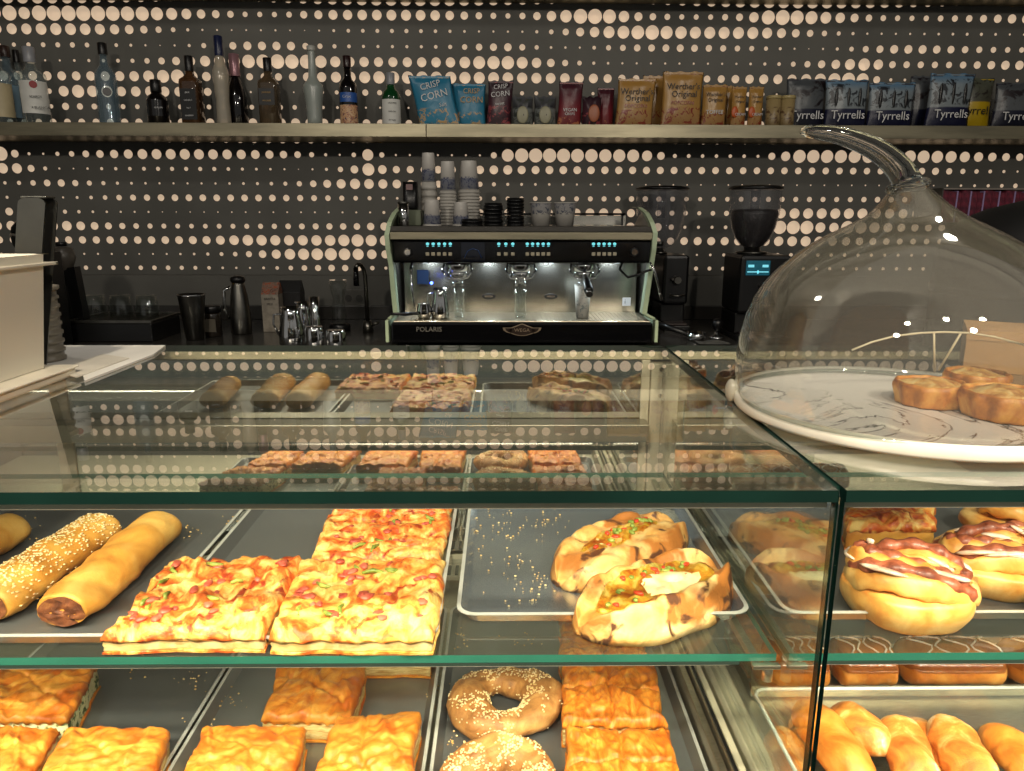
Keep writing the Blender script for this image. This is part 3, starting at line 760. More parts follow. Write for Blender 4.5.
# --- stuffed boat breads (thick pleated rim round an open filling)
def boat(label, pa, pb, wd, zb, hgt, seed, fill=1.0, bend=0.0):
    pa, pb = Vector((pa.x, pa.y, 0)), Vector((pb.x, pb.y, 0)); c = (pa+pb)/2; L = (pb-pa).length/2
    ax = (pb-pa).normalized(); sd = Vector((-ax.y, ax.x, 0))
    t = thing('stuffed_bread', label, 'calzone', (c.x, c.y, zb), 'stuffed folded breads')
    def shape(u): # u -1..1 half width
        return wd*max(.0, 1-abs(u)**2.6)**.62
    def top(uu, vv):
        u = uu*2-1; v = vv*2-1
        W = shape(u)*(1+.08*fb((u*3, seed+(1 if v > 0 else 0), 0), 1, 3)) + .004
        y = v*W + bend*(1-u*u)
        # rim profile across v
        cw = max(0, 1-abs(u)**4)
        rim = math.exp(-((abs(v)-.70)/.20)**2); mid = .52*fill+ (1-fill)*.95
        e = max(0, 1-abs(v)**3.2)**.55
        h = hgt*e*(mid*(1-rim)*cw+(rim if cw else 0)*1.0*(.55+.45*cw)+(1-cw)*.5)
        pl = (abs(math.sin(u*9+seed+2.5*v))-.6)*.0044*(1 if abs(v) > .4 else .15)
        p = c+ax*(u*L*(1+.0*v))+sd*y
        h *= .40+.60*(1-abs(u)**8)
        h += (pl+.0065*fb(p+Vector((seed, 0, 0)), 22, 4))*e
        return Vector((p.x, p.y, zb+max(h, 0)))
    b = B(); n, m_ = 64, 44; vs = b.grid(top, n, m_)
    per = [vs[0][i] for i in range(n)]+[vs[j][n-1] for j in range(1, m_)]+[vs[m_-1][i] for i in range(n-2, -1, -1)]+[vs[j][0] for j in range(m_-2, 0, -1)]
    lo = [b.bm.verts.new((v.co.x*.985+c.x*.015, v.co.y*.985+c.y*.015, zb)) for v in per]
    for k in range(len(per)): b.bm.faces.new((per[k], lo[k], lo[(k+1) % len(per)], per[(k+1) % len(per)]))
    b.bm.faces.new(lo)
    b.obj('crust', CALZ, t)
    if fill:
        b = B()
        def ff(uu, vv):
            u = (uu*2-1)*(.80 if fill > .8 else .62); v = (vv*2-1)*(.56 if fill > .8 else .30)*(1-abs(uu*2-1)**3)**.5
            p = top((u+1)/2, (v+1)/2); p.z += .0035*fill*(1-abs(vv*2-1)**2)+.004*fb(p, 90, 3)*(1-abs(vv*2-1)**2); return p
        b.grid(ff, 40, 24); bmesh.ops.solidify(b.bm, geom=b.bm.faces[:], thickness=.002)
        b.obj('filling', CFILL, t)
        rn = random.Random(seed)
        for nm, mt, k_ in (('red_pepper_bits', PEPR, 9), ('green_pepper_bits', PEPG, 12)):
            b = B()
            for k in range(k_):
                uq = rn.uniform(.10, .9); p = ff(uq, rn.uniform(.2, .8) if uq < .3 or uq > .86 or fill < .8 else rn.uniform(.78, .93)); b.ball(p+Vector((0, 0, .001)), rn.uniform(.003, .006), .003, .002, 7, Matrix.Rotation(rn.uniform(0, 3), 3, 'Z'), 2, .4)
            o = b.obj(nm, mt, t); o['kind'] = 'stuff'
        if fill > .8:
            b = B(); 
            def ch(uu, vv):
                a = 2*PI*uu; w_ = vv*(1+.35*fb((math.cos(a), math.sin(a), 3), 1.6, 3)); p = ff(.58+.25*w_*math.cos(a), .40+.34*w_*math.sin(a)); p.z += .003*(1-vv**3)+.0015*fb(p, 70, 2); return p
            b.grid(ch, 20, 8, closeu=True); b.obj('melted_cheese', CHEESE, t)
    return t
zc = ZU+.02
boat('stuffed folded bread at the back of the shiny tray, filling mostly closed in', pz(560, 572, zc), pz(680, 519, zc), .050, ZU, .036, 2, fill=.35, bend=.010)
boat('open stuffed bread with peppers and melted cheese at the tray front', pz(580, 618, zc), pz(722, 562, zc), .052, ZU, .043, 5, fill=1.0, bend=-.004)

# --- iced swirl buns (right, upper)
def swirl(label, c, R, hgt, zb, seed, tilt=0, ic=1, turns=2.1, dark=CINN, fold=None):
    t = thing('swirl_bun', label, 'bun', (c.x, c.y, zb), 'swirl buns on the upper right tray'); b = B()
    def body(u, v):
        a = 2*PI*u; ang = v*PI*.62
        lob = 1+.05*math.cos(5*a+seed)+.04*fb((math.cos(a), math.sin(a), seed), 2, 3)
        lob = 1+.05*abs(math.sin(2.5*a+seed))*2-.05+.04*fb((math.cos(a), math.sin(a), seed), 2, 3)
        k = min(1, v/.6)
        rr = R*lob*(.84+.18*math.sin(k*PI*.72)) if v < .6 else R*lob*(1-(v-.6)/.4*.92)
        z = hgt*.50*k if v < .6 else hgt*(.50+.08*math.sin((v-.6)/.4*PI/2))
        return Vector((c.x+rr*math.cos(a), c.y+rr*math.sin(a)*.9, zb+z))
    vs = b.grid(body, 48, 20, closeu=True); b.bm.faces.new(vs[0][::-1]); b.bm.faces.new(vs[-1])
    b.obj('dough_base', BUN, t)
    if fold is not None:
        # long folded strips of dough looping diagonally over the bun, cinnamon between them
        ca, sa = math.cos(fold), math.sin(fold); rn = random.Random(seed)
        def loop(la, wa, z0, ph, n=56):
            out = []
            for i in range(n):
                a = 2*PI*.90*i/(n-1)+ph; u = la*math.cos(a)*(1+.05*math.sin(3*a+ph)); v = wa*math.sin(a)*(1+.12*math.sin(2*a+seed))
                z = hgt*z0+.006*math.sin(a*1.5+ph)+(-.010*(u/la)**2 if la else 0)+tilt*(u*ca-v*sa)*.5
                out.append(Vector((c.x+u*ca-v*sa, c.y+(u*sa+v*ca)*.92, zb+z)))
            return out
        for la, wa, z0, ph, w_ in ((R*.98, R*.80, .62, .4, .085), (R*.94, R*.44, .80, 2.2, .085), (R*.70, R*.13, .90, 4.0, .08)):
            pts = loop(la, wa, z0, ph); b = B(); b.tube(pts, [R*w_*(1+.22*math.sin(i*.45+ph)+.10*math.sin(i*1.7)) for i in range(len(pts))], 12, flat=2.1); b.obj('folded_strip', BUN, t)
        for la, wa, z0, ph in ((R*.92, R*.62, .77, 1.0), (R*.80, R*.28, .92, 3.0)):
            pts = loop(la, wa, z0, ph); b = B(); b.tube(pts, [R*.125*(1+.25*math.sin(i*1.3+ph)) for i in range(len(pts))], 8); b.obj('cinnamon_filling', dark, t)
        b = B()
        for k in range(ic):
            q_ = rn.choice(((.98, .80, .74), (.94, .44, .92), (.7, .13, 1.0))); pts = loop(R*q_[0], R*q_[1], q_[2], rn.uniform(0, 6)); i0 = rn.randrange(0, 44)
            b.tube([p+Vector((0, 0, .004)) for p in pts[i0:i0+9]], [.001, .003, .004, .0045, .004, .0045, .004, .003, .001], 8, flat=.6)
        b.obj('icing', ICING, t)
        return t
    # rolled ribbon of dough spiralling on top
    def rib(a, off=0, h=0):
        k = a/(2*PI*turns); rr = R*(.90-.82*k)+off
        x, y = rr*math.cos(a+seed)*1.08, rr*math.sin(a+seed)*.80
        z = hgt*(.56+.26*k**.7)+.006*math.sin(a*1.7+seed)+.003*math.sin(a*5.1)+h+tilt*x
        return Vector((c.x+x, c.y+y, zb+z))
    n = 90; b = B(); b.tube([rib(2*PI*turns*i/n) for i in range(n+1)], [R*(.095+.03*math.sin(i*.35+seed)) for i in range(n+1)], 12, flat=1.5); b.obj('swirl', BUN, t)
    b = B(); b.tube([rib(2*PI*turns*i/n, -R*.19, .001) for i in range(n+1)], [R*.115*(1+.30*math.sin(i*1.3)) for i in range(n+1)], 8); b.obj('cinnamon_filling', dark, t)
    if ic:
        b = B(); rn = random.Random(seed)
        for k in range(ic):
            a0 = rn.uniform(0, 2*PI*turns*.8)
            b.tube([rib(a0+i*.13, rn.uniform(-.003, .003), R*.15-.001*i) for i in range(8)], [.001, .003, .0045, .005, .0045, .004, .003, .001], 8, flat=.6)
        o = b.obj('icing', ICING, t); 
    return t
def cen(z, x0, y0, x1, y1): p = (PZ(x0, y0, z)+PZ(x1, y1, z))/2; return p
swirl('large iced cinnamon swirl bun right behind the front glass seam', cen(ZU+.025, 846, 590, 968, 590), .060, .070, ZU, .6, tilt=-.10, ic=10, fold=-.55)
swirl('iced cinnamon swirl bun at the right edge, behind the largest bun', cen(ZU+.025, 935, 562, 1046, 562), .058, .060, ZU, 2.2, tilt=.05, ic=10, fold=-.15)
swirl('cinnamon swirl bun in the far right corner of the tray', cen(ZU+.02, 963, 520, 1070, 520), .062, .045, ZU, 4.0, ic=4)
cs = px4(ZU+.03, (846, 528), (936, 526), (934, 500), (846, 500))
t, tf = slab('pizza_square', 'thick browned pizza piece behind the largest swirl bun', 'pizza', cs, ZU, .034, PIZZAB, BREAD, 'pizza squares on the upper tray', rough=.004, wob=.006, seed=9, sidename='dough_base')
swirl('cinnamon swirl bun beyond the right edge of the picture', cen(ZU+.025, 1050, 600, 1160, 600), .058, .055, ZU, 1.2, ic=6, fold=.4)

# --- caramel eclairs
def eclair(label, p0, p1, r, zb, seed):
    t = loaf('glazed_eclair', label, p0, p1, r, zb, DONUT, seed=seed, group='caramel glazed eclairs', cat='eclair', flat=.85)
    p0, p1 = Vector(p0), Vector(p1); ax = (p1-p0).normalized(); side = Vector((-ax.y, ax.x, 0)); b = B()
    def f(u, v, lift=.0036):
        a = PI*(.06+.88*u); s_ = v; e = min(s_, 1-s_)/.14; k = math.sqrt(max(0, 1-(1-min(1, e))**2))*.94+.06
        rr = r*1.06*k
        return p0+(p1-p0)*(s_*1.02-.01)+side*math.cos(a)*rr+Vector((0, 0, zb+r*.85*.76+math.sin(a)*rr*.85+lift-p0.z))
    b.grid(f, 20, 26); bmesh.ops.solidify(b.bm, geom=b.bm.faces[:], thickness=.001); b.obj('glaze', CARA, t)
    rn = random.Random(seed); b = B()
    for k in range(5):
        v0 = .12+k*.17; pts = [f(.15+.7*i/11, min(.97, max(.03, v0+.07*math.sin(i*1.1+seed*k)+.012*i)), .0052) for i in range(12)]
        b.tube(pts, .0013, 5)
    o = b.obj('white_drizzle', ICING, t)
    return t
zc = ZL+.045
ze = BD+.012
for lab, xa, xb, sd in (('glazed eclair with white drizzle just left of the front seam', 765, 824, 1), ('glazed eclair with curled white drizzle right of the front seam', 832, 891, 2), ('glazed eclair with white icing end, third from the divider', 898, 998, 3), ('glazed eclair with thin crossed drizzle at the right edge', 1004, 1090, 4)):
    a, c = PZ(xa, 662, ze+.02), PZ(xb, 662, ze+.02)
    eclair(lab, Vector((a.x, a.y, 0)), Vector((c.x, c.y, 0)), .032, ze-.004, sd)
b = B(); ra, rc = PZ(752, 662, ze), PZ(1110, 662, ze)
b.box(XD+.055, .90, ra.y-.045, ra.y+.05, BD-.0103, ze-.0045, .002)
solid('display_riser', 'low steel riser carrying the glazed eclairs', 'stand', b, STEEL)

# --- clear bin of sugared doughnuts
bx0, by1 = PZ(768, 692, BD+.075).x, 0
pL = PZ(757, 690, BD+.07); 
BX0, BX1, BY0, BY1, BZ1 = .285, .74, .585, pL.y, BD+.07
t = thing('doughnut_bin', 'clear plastic bin of sugared finger doughnuts at the lower right', 'container', ((BX0+BX1)/2, (BY0+BY1)/2, BD-.0118))
ACR = pane_mat('acrylic', (.93, .95, .93, 1), gain=1.0, body=.05, bodycol=S(235, 240, 235))
z0 = BD-.0115
def wallbox(x0, x1, y0, y1): return B().box(x0, x1, y0, y1, z0+.003, BZ1, .0008)
wallbox(BX0, BX0+.003, BY0, BY1).obj('side_wall', ACR, t); wallbox(BX1-.003, BX1, BY0, BY1).obj('side_wall', ACR, t)
wallbox(BX0+.003, BX1-.003, BY1-.003, BY1).obj('back_wall', ACR, t); wallbox(BX0+.003, BX1-.003, BY0, BY0+.003).obj('front_wall', ACR, t)
B().box(BX0, BX1, BY0, BY1, z0, z0+.003).obj('bottom', ACR, t)
b = B(); rz = BZ1+.001
b.tube([(BX0, BY0, rz), (BX0, BY1-.012, rz), (BX0+.004, BY1-.004, rz), (BX0+.012, BY1, rz), (BX1, BY1, rz), (BX1, BY0, rz), (BX0, BY0, rz)], .0022, 8)
b.obj('rim', M('bin_rim', S(214, 218, 208), .15), t)
def finger(label, a, c, r, seed, zz, mat):
    a, c = Vector((a.x, a.y, 0)), Vector((c.x, c.y, 0))
    t = loaf('finger_doughnut', label, a, c, r, zz, mat, seed=seed, group='sugared finger doughnuts', cat='doughnut', flat=.86, bump_=.003, tap=.36)
    return t
zf = z0+.004
for lab, (xa, ya, xb, yb), r, mt, lv in (
    ('sugared finger doughnut lying low at the left of the bin', (800, 800, 778, 728), .024, SUGAR, 0),
    ('long golden doughnut leaning down across the bin, leftmost on top', (870, 790, 800, 700), .026, DONUT, .022),
    ('golden doughnut behind the powdered one, upper middle of the bin', (890, 750, 835, 704), .023, SUGAR, .03),
    ('doughnut with white powder stripe in the middle of the bin', (925, 790, 893, 716), .025, SUGAR, .024),
    ('darker doughnut tucked behind the powdered one', (960, 790, 912, 716), .022, DONUT, .006),
    ('golden split doughnut right of the powdered one', (990, 800, 940, 716), .026, SUGAR, .026),
    ('golden doughnut at the right end of the bin', (1060, 790, 985, 726), .026, DONUT, .012)):
    zz = zf+lv; finger(lab, PZ(xa, ya, zz+.02), PZ(xb, yb, zz+.02), r, len(lab)*.37, zz, mt)

# --- crumbs left on the trays
CR = food('crumb', [(.4, S(226, 170, 90)), (.6, S(250, 226, 170))], scale=200, bmp=.2)
def crumbs(lab, pts, zz, n, spread, seed):
    rn = random.Random(seed); b = B()
    for k in range(n):
        x, y = rn.choice(pts); p = PZ(x+rn.gauss(0, spread), y+rn.gauss(0, spread*.6), zz); r = rn.uniform(.0006, .0018)
        b.ball((p.x, p.y, zz+r*.7), r, r*.8, r*.7, 5)
    tag(b.obj('crumbs', CR), lab, 'crumbs', kind='stuff')
crumbs('pastry crumbs scattered on the half-empty shiny tray', [(490, 530), (520, 525), (545, 520), (500, 560), (530, 590)], ZU, 110, 16, 1)
crumbs('pastry crumbs on the trays under the pizza squares', [(225, 700), (200, 720), (190, 680), (140, 665), (215, 735)], ZL, 90, 10, 2)
crumbs('pastry crumbs beside the long filled rolls', [(20, 530), (190, 530), (240, 520), (45, 545)], ZU, 50, 8, 3)
crumbs('crumbs and sesame seeds beside the sesame rings', [(455, 740), (460, 640), (520, 640), (440, 690)], ZL, 60, 10, 4)
# ================================================================ on the glass top, right: domed cake stand
PCX, PCY, PR = .432, .764, .174
MARB = None
t_ = NT('marble'); n = noise_tex(t_, 5, 6, .6, 2.5); r = ramp(t_, n.outputs[0], [(.0, S(226, 222, 218)), (.485, S(226, 222, 218)), (.50, S(70, 70, 78)), (.515, S(214, 210, 206)), (1, S(236, 232, 228))])
n2 = noise_tex(t_, 3, 2); r2 = ramp(t_, n2.outputs[0], [(.45, (0, 0, 0, 1)), (.53, (1, 1, 1, 1))])
mx = t_.add('ShaderNodeMix', data_type='RGBA'); t_.link(r2.outputs[0], mx.inputs['Factor']); mx.inputs[6].default_value = S(228, 224, 220); t_.link(r.outputs[0], mx.inputs[7])
t_.link(mx.outputs[2], t_.b.inputs['Base Color']); t_.b.inputs['Roughness'].default_value = .22; MARB = t_.m
t = thing('cake_plate', 'round white marbled cake plate under the glass dome', 'plate', (PCX, PCY, GZ))
B().lathe([(.0, .011), (PR-.012, .011), (PR-.007, .0125), (PR-.0045, .0162)], (PCX, PCY, GZ+.0008), 96, False).obj('plate_top', MARB, t, True)
B().lathe([(PR-.0044, .0162), (PR-.003, .0170), (PR-.001, .0172), (PR+.0005, .016), (PR+.001, .005), (PR-.001, .002), (PR-.008, .0005), (.10, .0005), (.0005, .0005)], (PCX, PCY, GZ+.0008), 96, False).obj('plate_rim', M('plate_white', S(234, 228, 214), .2), t, True)
b = B()
for k in range(4): a = k*PI/2+.6; b.cyl((PCX+.12*math.cos(a), PCY+.12*math.sin(a), GZ), (PCX+.12*math.cos(a), PCY+.12*math.sin(a), GZ+.0012), .006)
b.obj('rubber_foot', BLACK, t)
DCX, DCY = .4205, .757; DZ = GZ+.0135
DOME = pane_mat('dome_glass', (.86, .865, .855, 1), gain=1.2, r0=.06, body=.028, bodycol=S(180, 172, 156))  # diffuse body colour paints a veil of haze over the dome
t = thing('glass_dome', 'large blown glass dome with curved horn handle over the small pies', 'cloche', (DCX, DCY, DZ))
prof = [(.1610, 0), (.1625, .002), (.1648, .010), (.1661, .023), (.1665, .036), (.1658, .052), (.163, .072), (.1587, .0907), (.152, .108), (.1427, .124), (.129, .141), (.1143, .1545), (.0990, .166), (.0824, .1766), (.0640, .186), (.0476, .1945), (.0390, .201), (.0312, .208), (.0235, .216), (.0178, .223)]
dr = lambda z: (-.011*max(0, (z-.19)/.033), 0, 0)
b = B().lathe(prof, (DCX, DCY, DZ), 96, False, drift=dr)
inn = [(max(r-.0026, .001), z) for r, z in prof]
b.lathe(inn, (DCX, DCY, DZ), 96, False, drift=dr)
b.obj('dome', DOME, t, True)
# thick rim and collar knob, then the solid horn
RG = pane_mat('thick_glass', (.80, .83, .81, 1), gain=1.3, r0=.08)
b = B(); b.tube([(DCX+.1612*math.cos(a), DCY+.1612*math.sin(a), DZ+.0022) for a in [2*PI*i/96 for i in range(97)]], .0022, 8, cap=False); b.obj('rim', RG, t)
SG = bpy.data.materials.new('solid_glass'); SG.use_nodes = True; q = SG.node_tree.nodes['Principled BSDF']
q.inputs['Transmission Weight'].default_value = 1; q.inputs['Roughness'].default_value = .03; q.inputs['IOR'].default_value = 1.45; q.inputs['Base Color'].default_value = (.93, .96, .94, 1)
hp = [PY(x, y, DCY) for x, y in ((908.5, 187), (906, 180), (901, 171), (894, 163), (885, 155), (873, 147.5), (860, 142), (846, 137), (833, 134), (818, 132), (806, 131.3), (801, 131.3))]
b = B(); b.tube(hp, [.0165, .0140, .0128, .0122, .0114, .0106, .0098, .0090, .0083, .0072, .0058, .003], 24); b.obj('horn_handle', SG, t)
q_ = PY(908.5, 186, DCY); b = B()
b.tube([(q_.x+.0170*math.cos(a)+.001, q_.y+.0170*math.sin(a), q_.z+.004*math.cos(a+1)) for a in [2*PI*i/40 for i in range(41)]], [.0036+.0014*math.sin(3*2*PI*i/40) for i in range(41)], 10, cap=False); b.obj('collar', SG, t)
q_ = PZ(731, 392, GZ+.014); b = B(); b.ball((q_.x, q_.y, GZ+.016), .0065, .010, .0135, 16); b.obj('side_knob', M('knob_milky', S(214, 208, 190), .15, trans=.4), t)
# small round feet of glass clasping the plate edge at the left
# ---------------------------------------------------------------- small pies on the plate
def tart(label, c, R, h, zb, seed, nf=11):
    t = thing('small_pie', label, 'pie', (c.x, c.y, zb), 'small round pies under the dome'); b = B()
    def f(u, v):
        a = 2*PI*u; fl = 1+.03*math.cos(nf*a)+.02*fb((math.cos(a), math.sin(a), seed), 2, 2)
        if v < .5: k = v/.5; rr = R*(.90+.10*math.sin(k*PI/2))*fl; z = h*.8*k
        else: k = (v-.5)/.5; rr = R*fl*(1-.16*k); z = h*(.8+.2*math.sin(k*PI))
        p = Vector((c.x+rr*math.cos(a), c.y+rr*math.sin(a), zb+z)); p += Vector((math.cos(a), math.sin(a), .6))*.0018*fb(p, 40, 3); p.z = max(p.z, zb); return p
    vs = b.grid(f, 112, 16, closeu=True); b.bm.faces.new(vs[0][::-1]); b.obj('crust', TART, t)
    b = B()
    def g(u, v):
        a = 2*PI*u; rr = R*.90*(1-v)
        p = Vector((c.x+rr*math.cos(a), c.y+rr*math.sin(a), zb+h*.84+h*.30*math.sin(v*PI/2)))
        p.z += .003*fb(p+Vector((seed, 0, 0)), 50, 4); return p
    b.grid(g, 48, 14, closeu=True); b.obj('filling_top', TARTT, t)
PZT = GZ+.0128
def cpt(x, y, z): p = PZ(x, y, z); return Vector((p.x, p.y, 0))
tart('small fluted pie in the middle of the marbled plate, holding the two sticks', cpt(930, 392, PZT+.012), .036, .024, PZT, 1)
tart('small browned pie behind the other two under the dome', cpt(976, 380, PZT+.012), .034, .022, PZT, 2)
tart('small fluted pie nearest the camera, cut by the right picture edge', cpt(1005, 404, PZT+.012), .041, .026, PZT, 3)
# thin cream arch with two struts
t = thing('thin_arch', 'thin cream wire arch with two struts above the small pies', 'wire stand', cpt(930, 395, PZT)+Vector((0, 0, PZT)))
CW = M('cream_arc', S(228, 214, 184), .4)
ay = .80
pts = [PY(x, y, ay) for x, y in ((852, 350), (872, 342), (895, 336), (920, 333), (945, 332), (970, 333), (995, 337), (1024, 345))]
B().tube(pts, .0011, 8).obj('arch', CW, t)
c1 = cpt(930, 392, PZT)
B().tube([PY(934, 333, ay), (c1.x+.002, c1.y, PZT+.024)], .0012, 6).obj('strut', CW, t)
B().tube([PY(961, 333, ay), (c1.x+.010, c1.y+.006, PZT+.024)], .0012, 6).obj('strut', CW, t)
# kraft box on the glass behind the dome
KR = M('kraft_card', S(196, 150, 98), .7, scale=6)
bx = PY(1000, 360, 1.03)
bA, bB = PY(950, 372, 1.02), PY(1006, 376, 1.02)
t = thing('cardboard_box', 'small kraft cardboard box on the glass behind the domed pies', 'box', (bA.x+.06, 1.06, GZ))
b = B(); z0b, z1b = GZ+.0005, GZ+.056
q = [(bA.x-.002, .99), (bA.x+.072, .955), (bA.x+.13, 1.045), (bA.x+.055, 1.09)]
b.prism(q, 'z', z0b, z1b); b.obj('carton', KR, t, False)
b = B(); b.prism([(x*1.0+(x-(bA.x+.064))*.02, y+(y-1.02)*.02) for x, y in q], 'z', z1b-.012, z1b+.0015); b.obj('lid', M('kraft_lid', S(206, 160, 108), .7), t, False)

# ================================================================ on the glass top, left: tub, trays, board
MILK = pane_mat('milky_plastic', (.86, .85, .80, 1), gain=.5, rough=.25, body=.93, bodycol=S(226, 220, 204))
ux = -.580; y0, y1 = .70, .962; zb = GZ+.0155; zt = 1.432
t = thing('plastic_tub', 'translucent white plastic tub with flanged rim, cut by the left edge', 'tub', (ux-.11, .85, zb))
def frus(b, x0, x1, y0, y1, z0, z1, ins, th=.002):
    o = [[(x0+ins, y0+ins, z0), (x1-ins, y0+ins, z0), (x1-ins, y1-ins, z0), (x0+ins, y1-ins, z0)], [(x0, y0, z1), (x1, y0, z1), (x1, y1, z1), (x0, y1, z1)],
         [(x0+th, y0+th, z1), (x1-th, y0+th, z1), (x1-th, y1-th, z1), (x0+th, y1-th, z1)], [(x0+ins+th, y0+ins+th, z0+th), (x1-ins-th, y0+ins+th, z0+th), (x1-ins-th, y1-ins-th, z0+th), (x0+ins+th, y1-ins-th, z0+th)]]
    L = [[b.bm.verts.new(p) for p in r] for r in o]
    for a, c in zip(L, L[1:]):
        for i in range(4): b.bm.faces.new((a[i], a[(i+1) % 4], c[(i+1) % 4], c[i]))
    b.bm.faces.new(L[0][::-1]); b.bm.faces.new(L[-1]); return b
b = frus(B(), ux-.24, ux, y0, y1, zb, zt, .012)
es = [e for e in b.bm.edges if abs(e.verts[0].co.z-e.verts[1].co.z) > .05]
bmesh.ops.bevel(b.bm, geom=es, offset=.014, segments=4, affect='EDGES')
b.obj('tub_body', MILK, t, False)
b = B()
zz = zt-.012; x0_, x1_ = ux-.243, ux+.006
b.box(x0_, x1_, y0-.006, y0+.001, zz-.002, zz+.002, .001); b.box(x0_, x1_, y1-.001, y1+.006, zz-.002, zz+.002, .001)
b.box(x1_-.007, x1_, y0-.006, y1+.006, zz-.002, zz+.002, .001); b.box(x0_, x0_+.004, y0-.006, y1+.006, zz-.002, zz+.002, .001)
b.obj('rim_flange', M('tub_rim', S(226, 218, 200), .35), t)
# tongs standing in the tub: two wide flat steel arms joined at the top
t = thing('serving_tongs', 'wide flat steel serving tongs standing upright just behind the plastic tub', 'tongs', (ux-.04, .995, GZ+.004))
tp = PY(45, 197, .995); 
def arm(dx, x0, x1, yy):
    b = B(); zt_ = tp.z
    pr = []
    for k in range(8): a = PI*k/7; pr.append(((x0+x1)/2+(x1-x0)/2*math.cos(a), zt_-.008+.008*math.sin(a)))
    pr += [(x0+dx-.045, GZ+.0045), (x1+dx-.045, GZ+.0045)]
    b.prism(pr, 'y', yy, yy+.0016)
    return b
TNG = M('tongs_steel', S(112, 112, 108), .3, .9); xa, xb = PY(28, 225, .995).x, PY(58, 225, .995).x
arm(.0, xa, xb-.004, .980).obj('arm', TNG, t); arm(.0, xa+.008, xb, 1.0).obj('arm', TNG, t)
B().box(xa+.004, xb-.002, .980, 1.0016, tp.z-.002, tp.z+.001, .001).obj('spring_end', TNG, t)
# white tray under the tub
t = thing('shallow_tray', 'white plastic shallow tray lying under the tub', 'tray', (-.70, .8, GZ))
b = B().box(-.92, -.566, .58, .962, GZ+.0005, GZ+.0112, .003); b.obj('tray_body', M('lid_plastic', S(244, 236, 216), .35), t)
b = B().box(-.925, -.562, .575, .963, GZ+.0115, GZ+.0148, .0014); b.obj('rim', M('lid_plastic2', S(246, 238, 220), .35), t)
# clear lid tab under it
# board / paper stack
b = B()
b.prism([(-.86, .972), (-.70, .972), (-.565, .972), (-.53, .915), (-.528, 1.10), (-.545, 1.178), (-.86, 1.175)], 'z', GZ+.0005, GZ+.0035)
solid('paper_stack', 'thin stack of white paper sheets at the back edge of the glass top', 'paper', b, PAPER, smooth=False)
b = B(); b.prism([(-.60, .968), (-.548, .93), (-.545, 1.06), (-.60, 1.09)], 'z', GZ+.0037, GZ+.0052)
solid('paper_bag', 'folded paper bag lying on the white paper sheets', 'bag', b, M('paper_bag', S(214, 208, 196), .7), smooth=False)
# ribbed stack of plastic cups behind tub
t = thing('cup_stack', 'stack of ribbed grey plastic cups standing behind the tub', 'cup stack', (-.628, 1.06, GZ+.004))
cxy = PY(56, 345, 1.05); ccx = cxy.x-.026
prof = []; z = GZ+.004
for k in range(8): prof += [(.034, z+k*.0125), (.034, z+k*.0125+.004), (.0315, z+k*.0125+.005), (.032, z+(k+1)*.0125-.0005)]
B().lathe(prof, (ccx, 1.05, 0), 32).obj('nested_cups', M('grey_cups', S(120, 114, 102), .3), t)
B().lathe([(.034, z+.1), (.036, z+.102), (.036, z+.106), (.033, z+.106)], (ccx, 1.05, 0), 32).obj('top_rim', M('grey_cups2', S(140, 132, 118), .3), t)
# ================================================================ bottles on the wall shelf
YBO = 3.17
kx = lambda px, Y: px*(Y*FW.y+.2*abs(FW.z)*-1)/F_PX
def mpp(x, y, Y):
    p = PY(x, y, Y)-CO; return p.dot(FW)/F_PX
PR_TALL = [(0, .80), (.01, .98), (.03, 1), (.56, 1), (.62, .96), (.68, .72), (.73, .42), (.78, .34), (.93, .32), (.93, .0)]
PR_SQ = [(0, .9), (.01, 1), (.62, 1), (.66, .94), (.70, .6), (.74, .38), (.84, .34), (.90, .34)]
PR_SHORT = [(0, .9), (.01, 1), (.55, 1), (.64, .86), (.70, .5), (.76, .42), (.80, .42)]
PR_CHAMP = [(0, .9), (.02, 1), (.42, 1), (.55, .78), (.66, .45), (.8, .34), (.86, .32)]
PR_WINE = [(0, .95), (.01, 1), (.55, 1), (.62, .86), (.67, .5), (.72, .40), (.86, .36)]
PR_FLARE = [(0, .55), (.03, .72), (.10, .75), (.30, .82), (.48, 1), (.52, .95), (.57, .62), (.62, .42), (.80, .36), (.92, .36)]
PR_BULB = [(0, .85), (.02, .9), (.30, .8), (.42, .9), (.55, 1), (.62, .95), (.70, .62), (.76, .5), (.80, .48)]
def glassy(nm, col, body=.5, rough=.06, tint=None):
    return pane_mat('bottle_'+nm, tint or tuple(min(1, v*1.0+.1) for v in col[:3])+(1,), gain=1, body=body, bodycol=col, r0=.06, rough=rough)
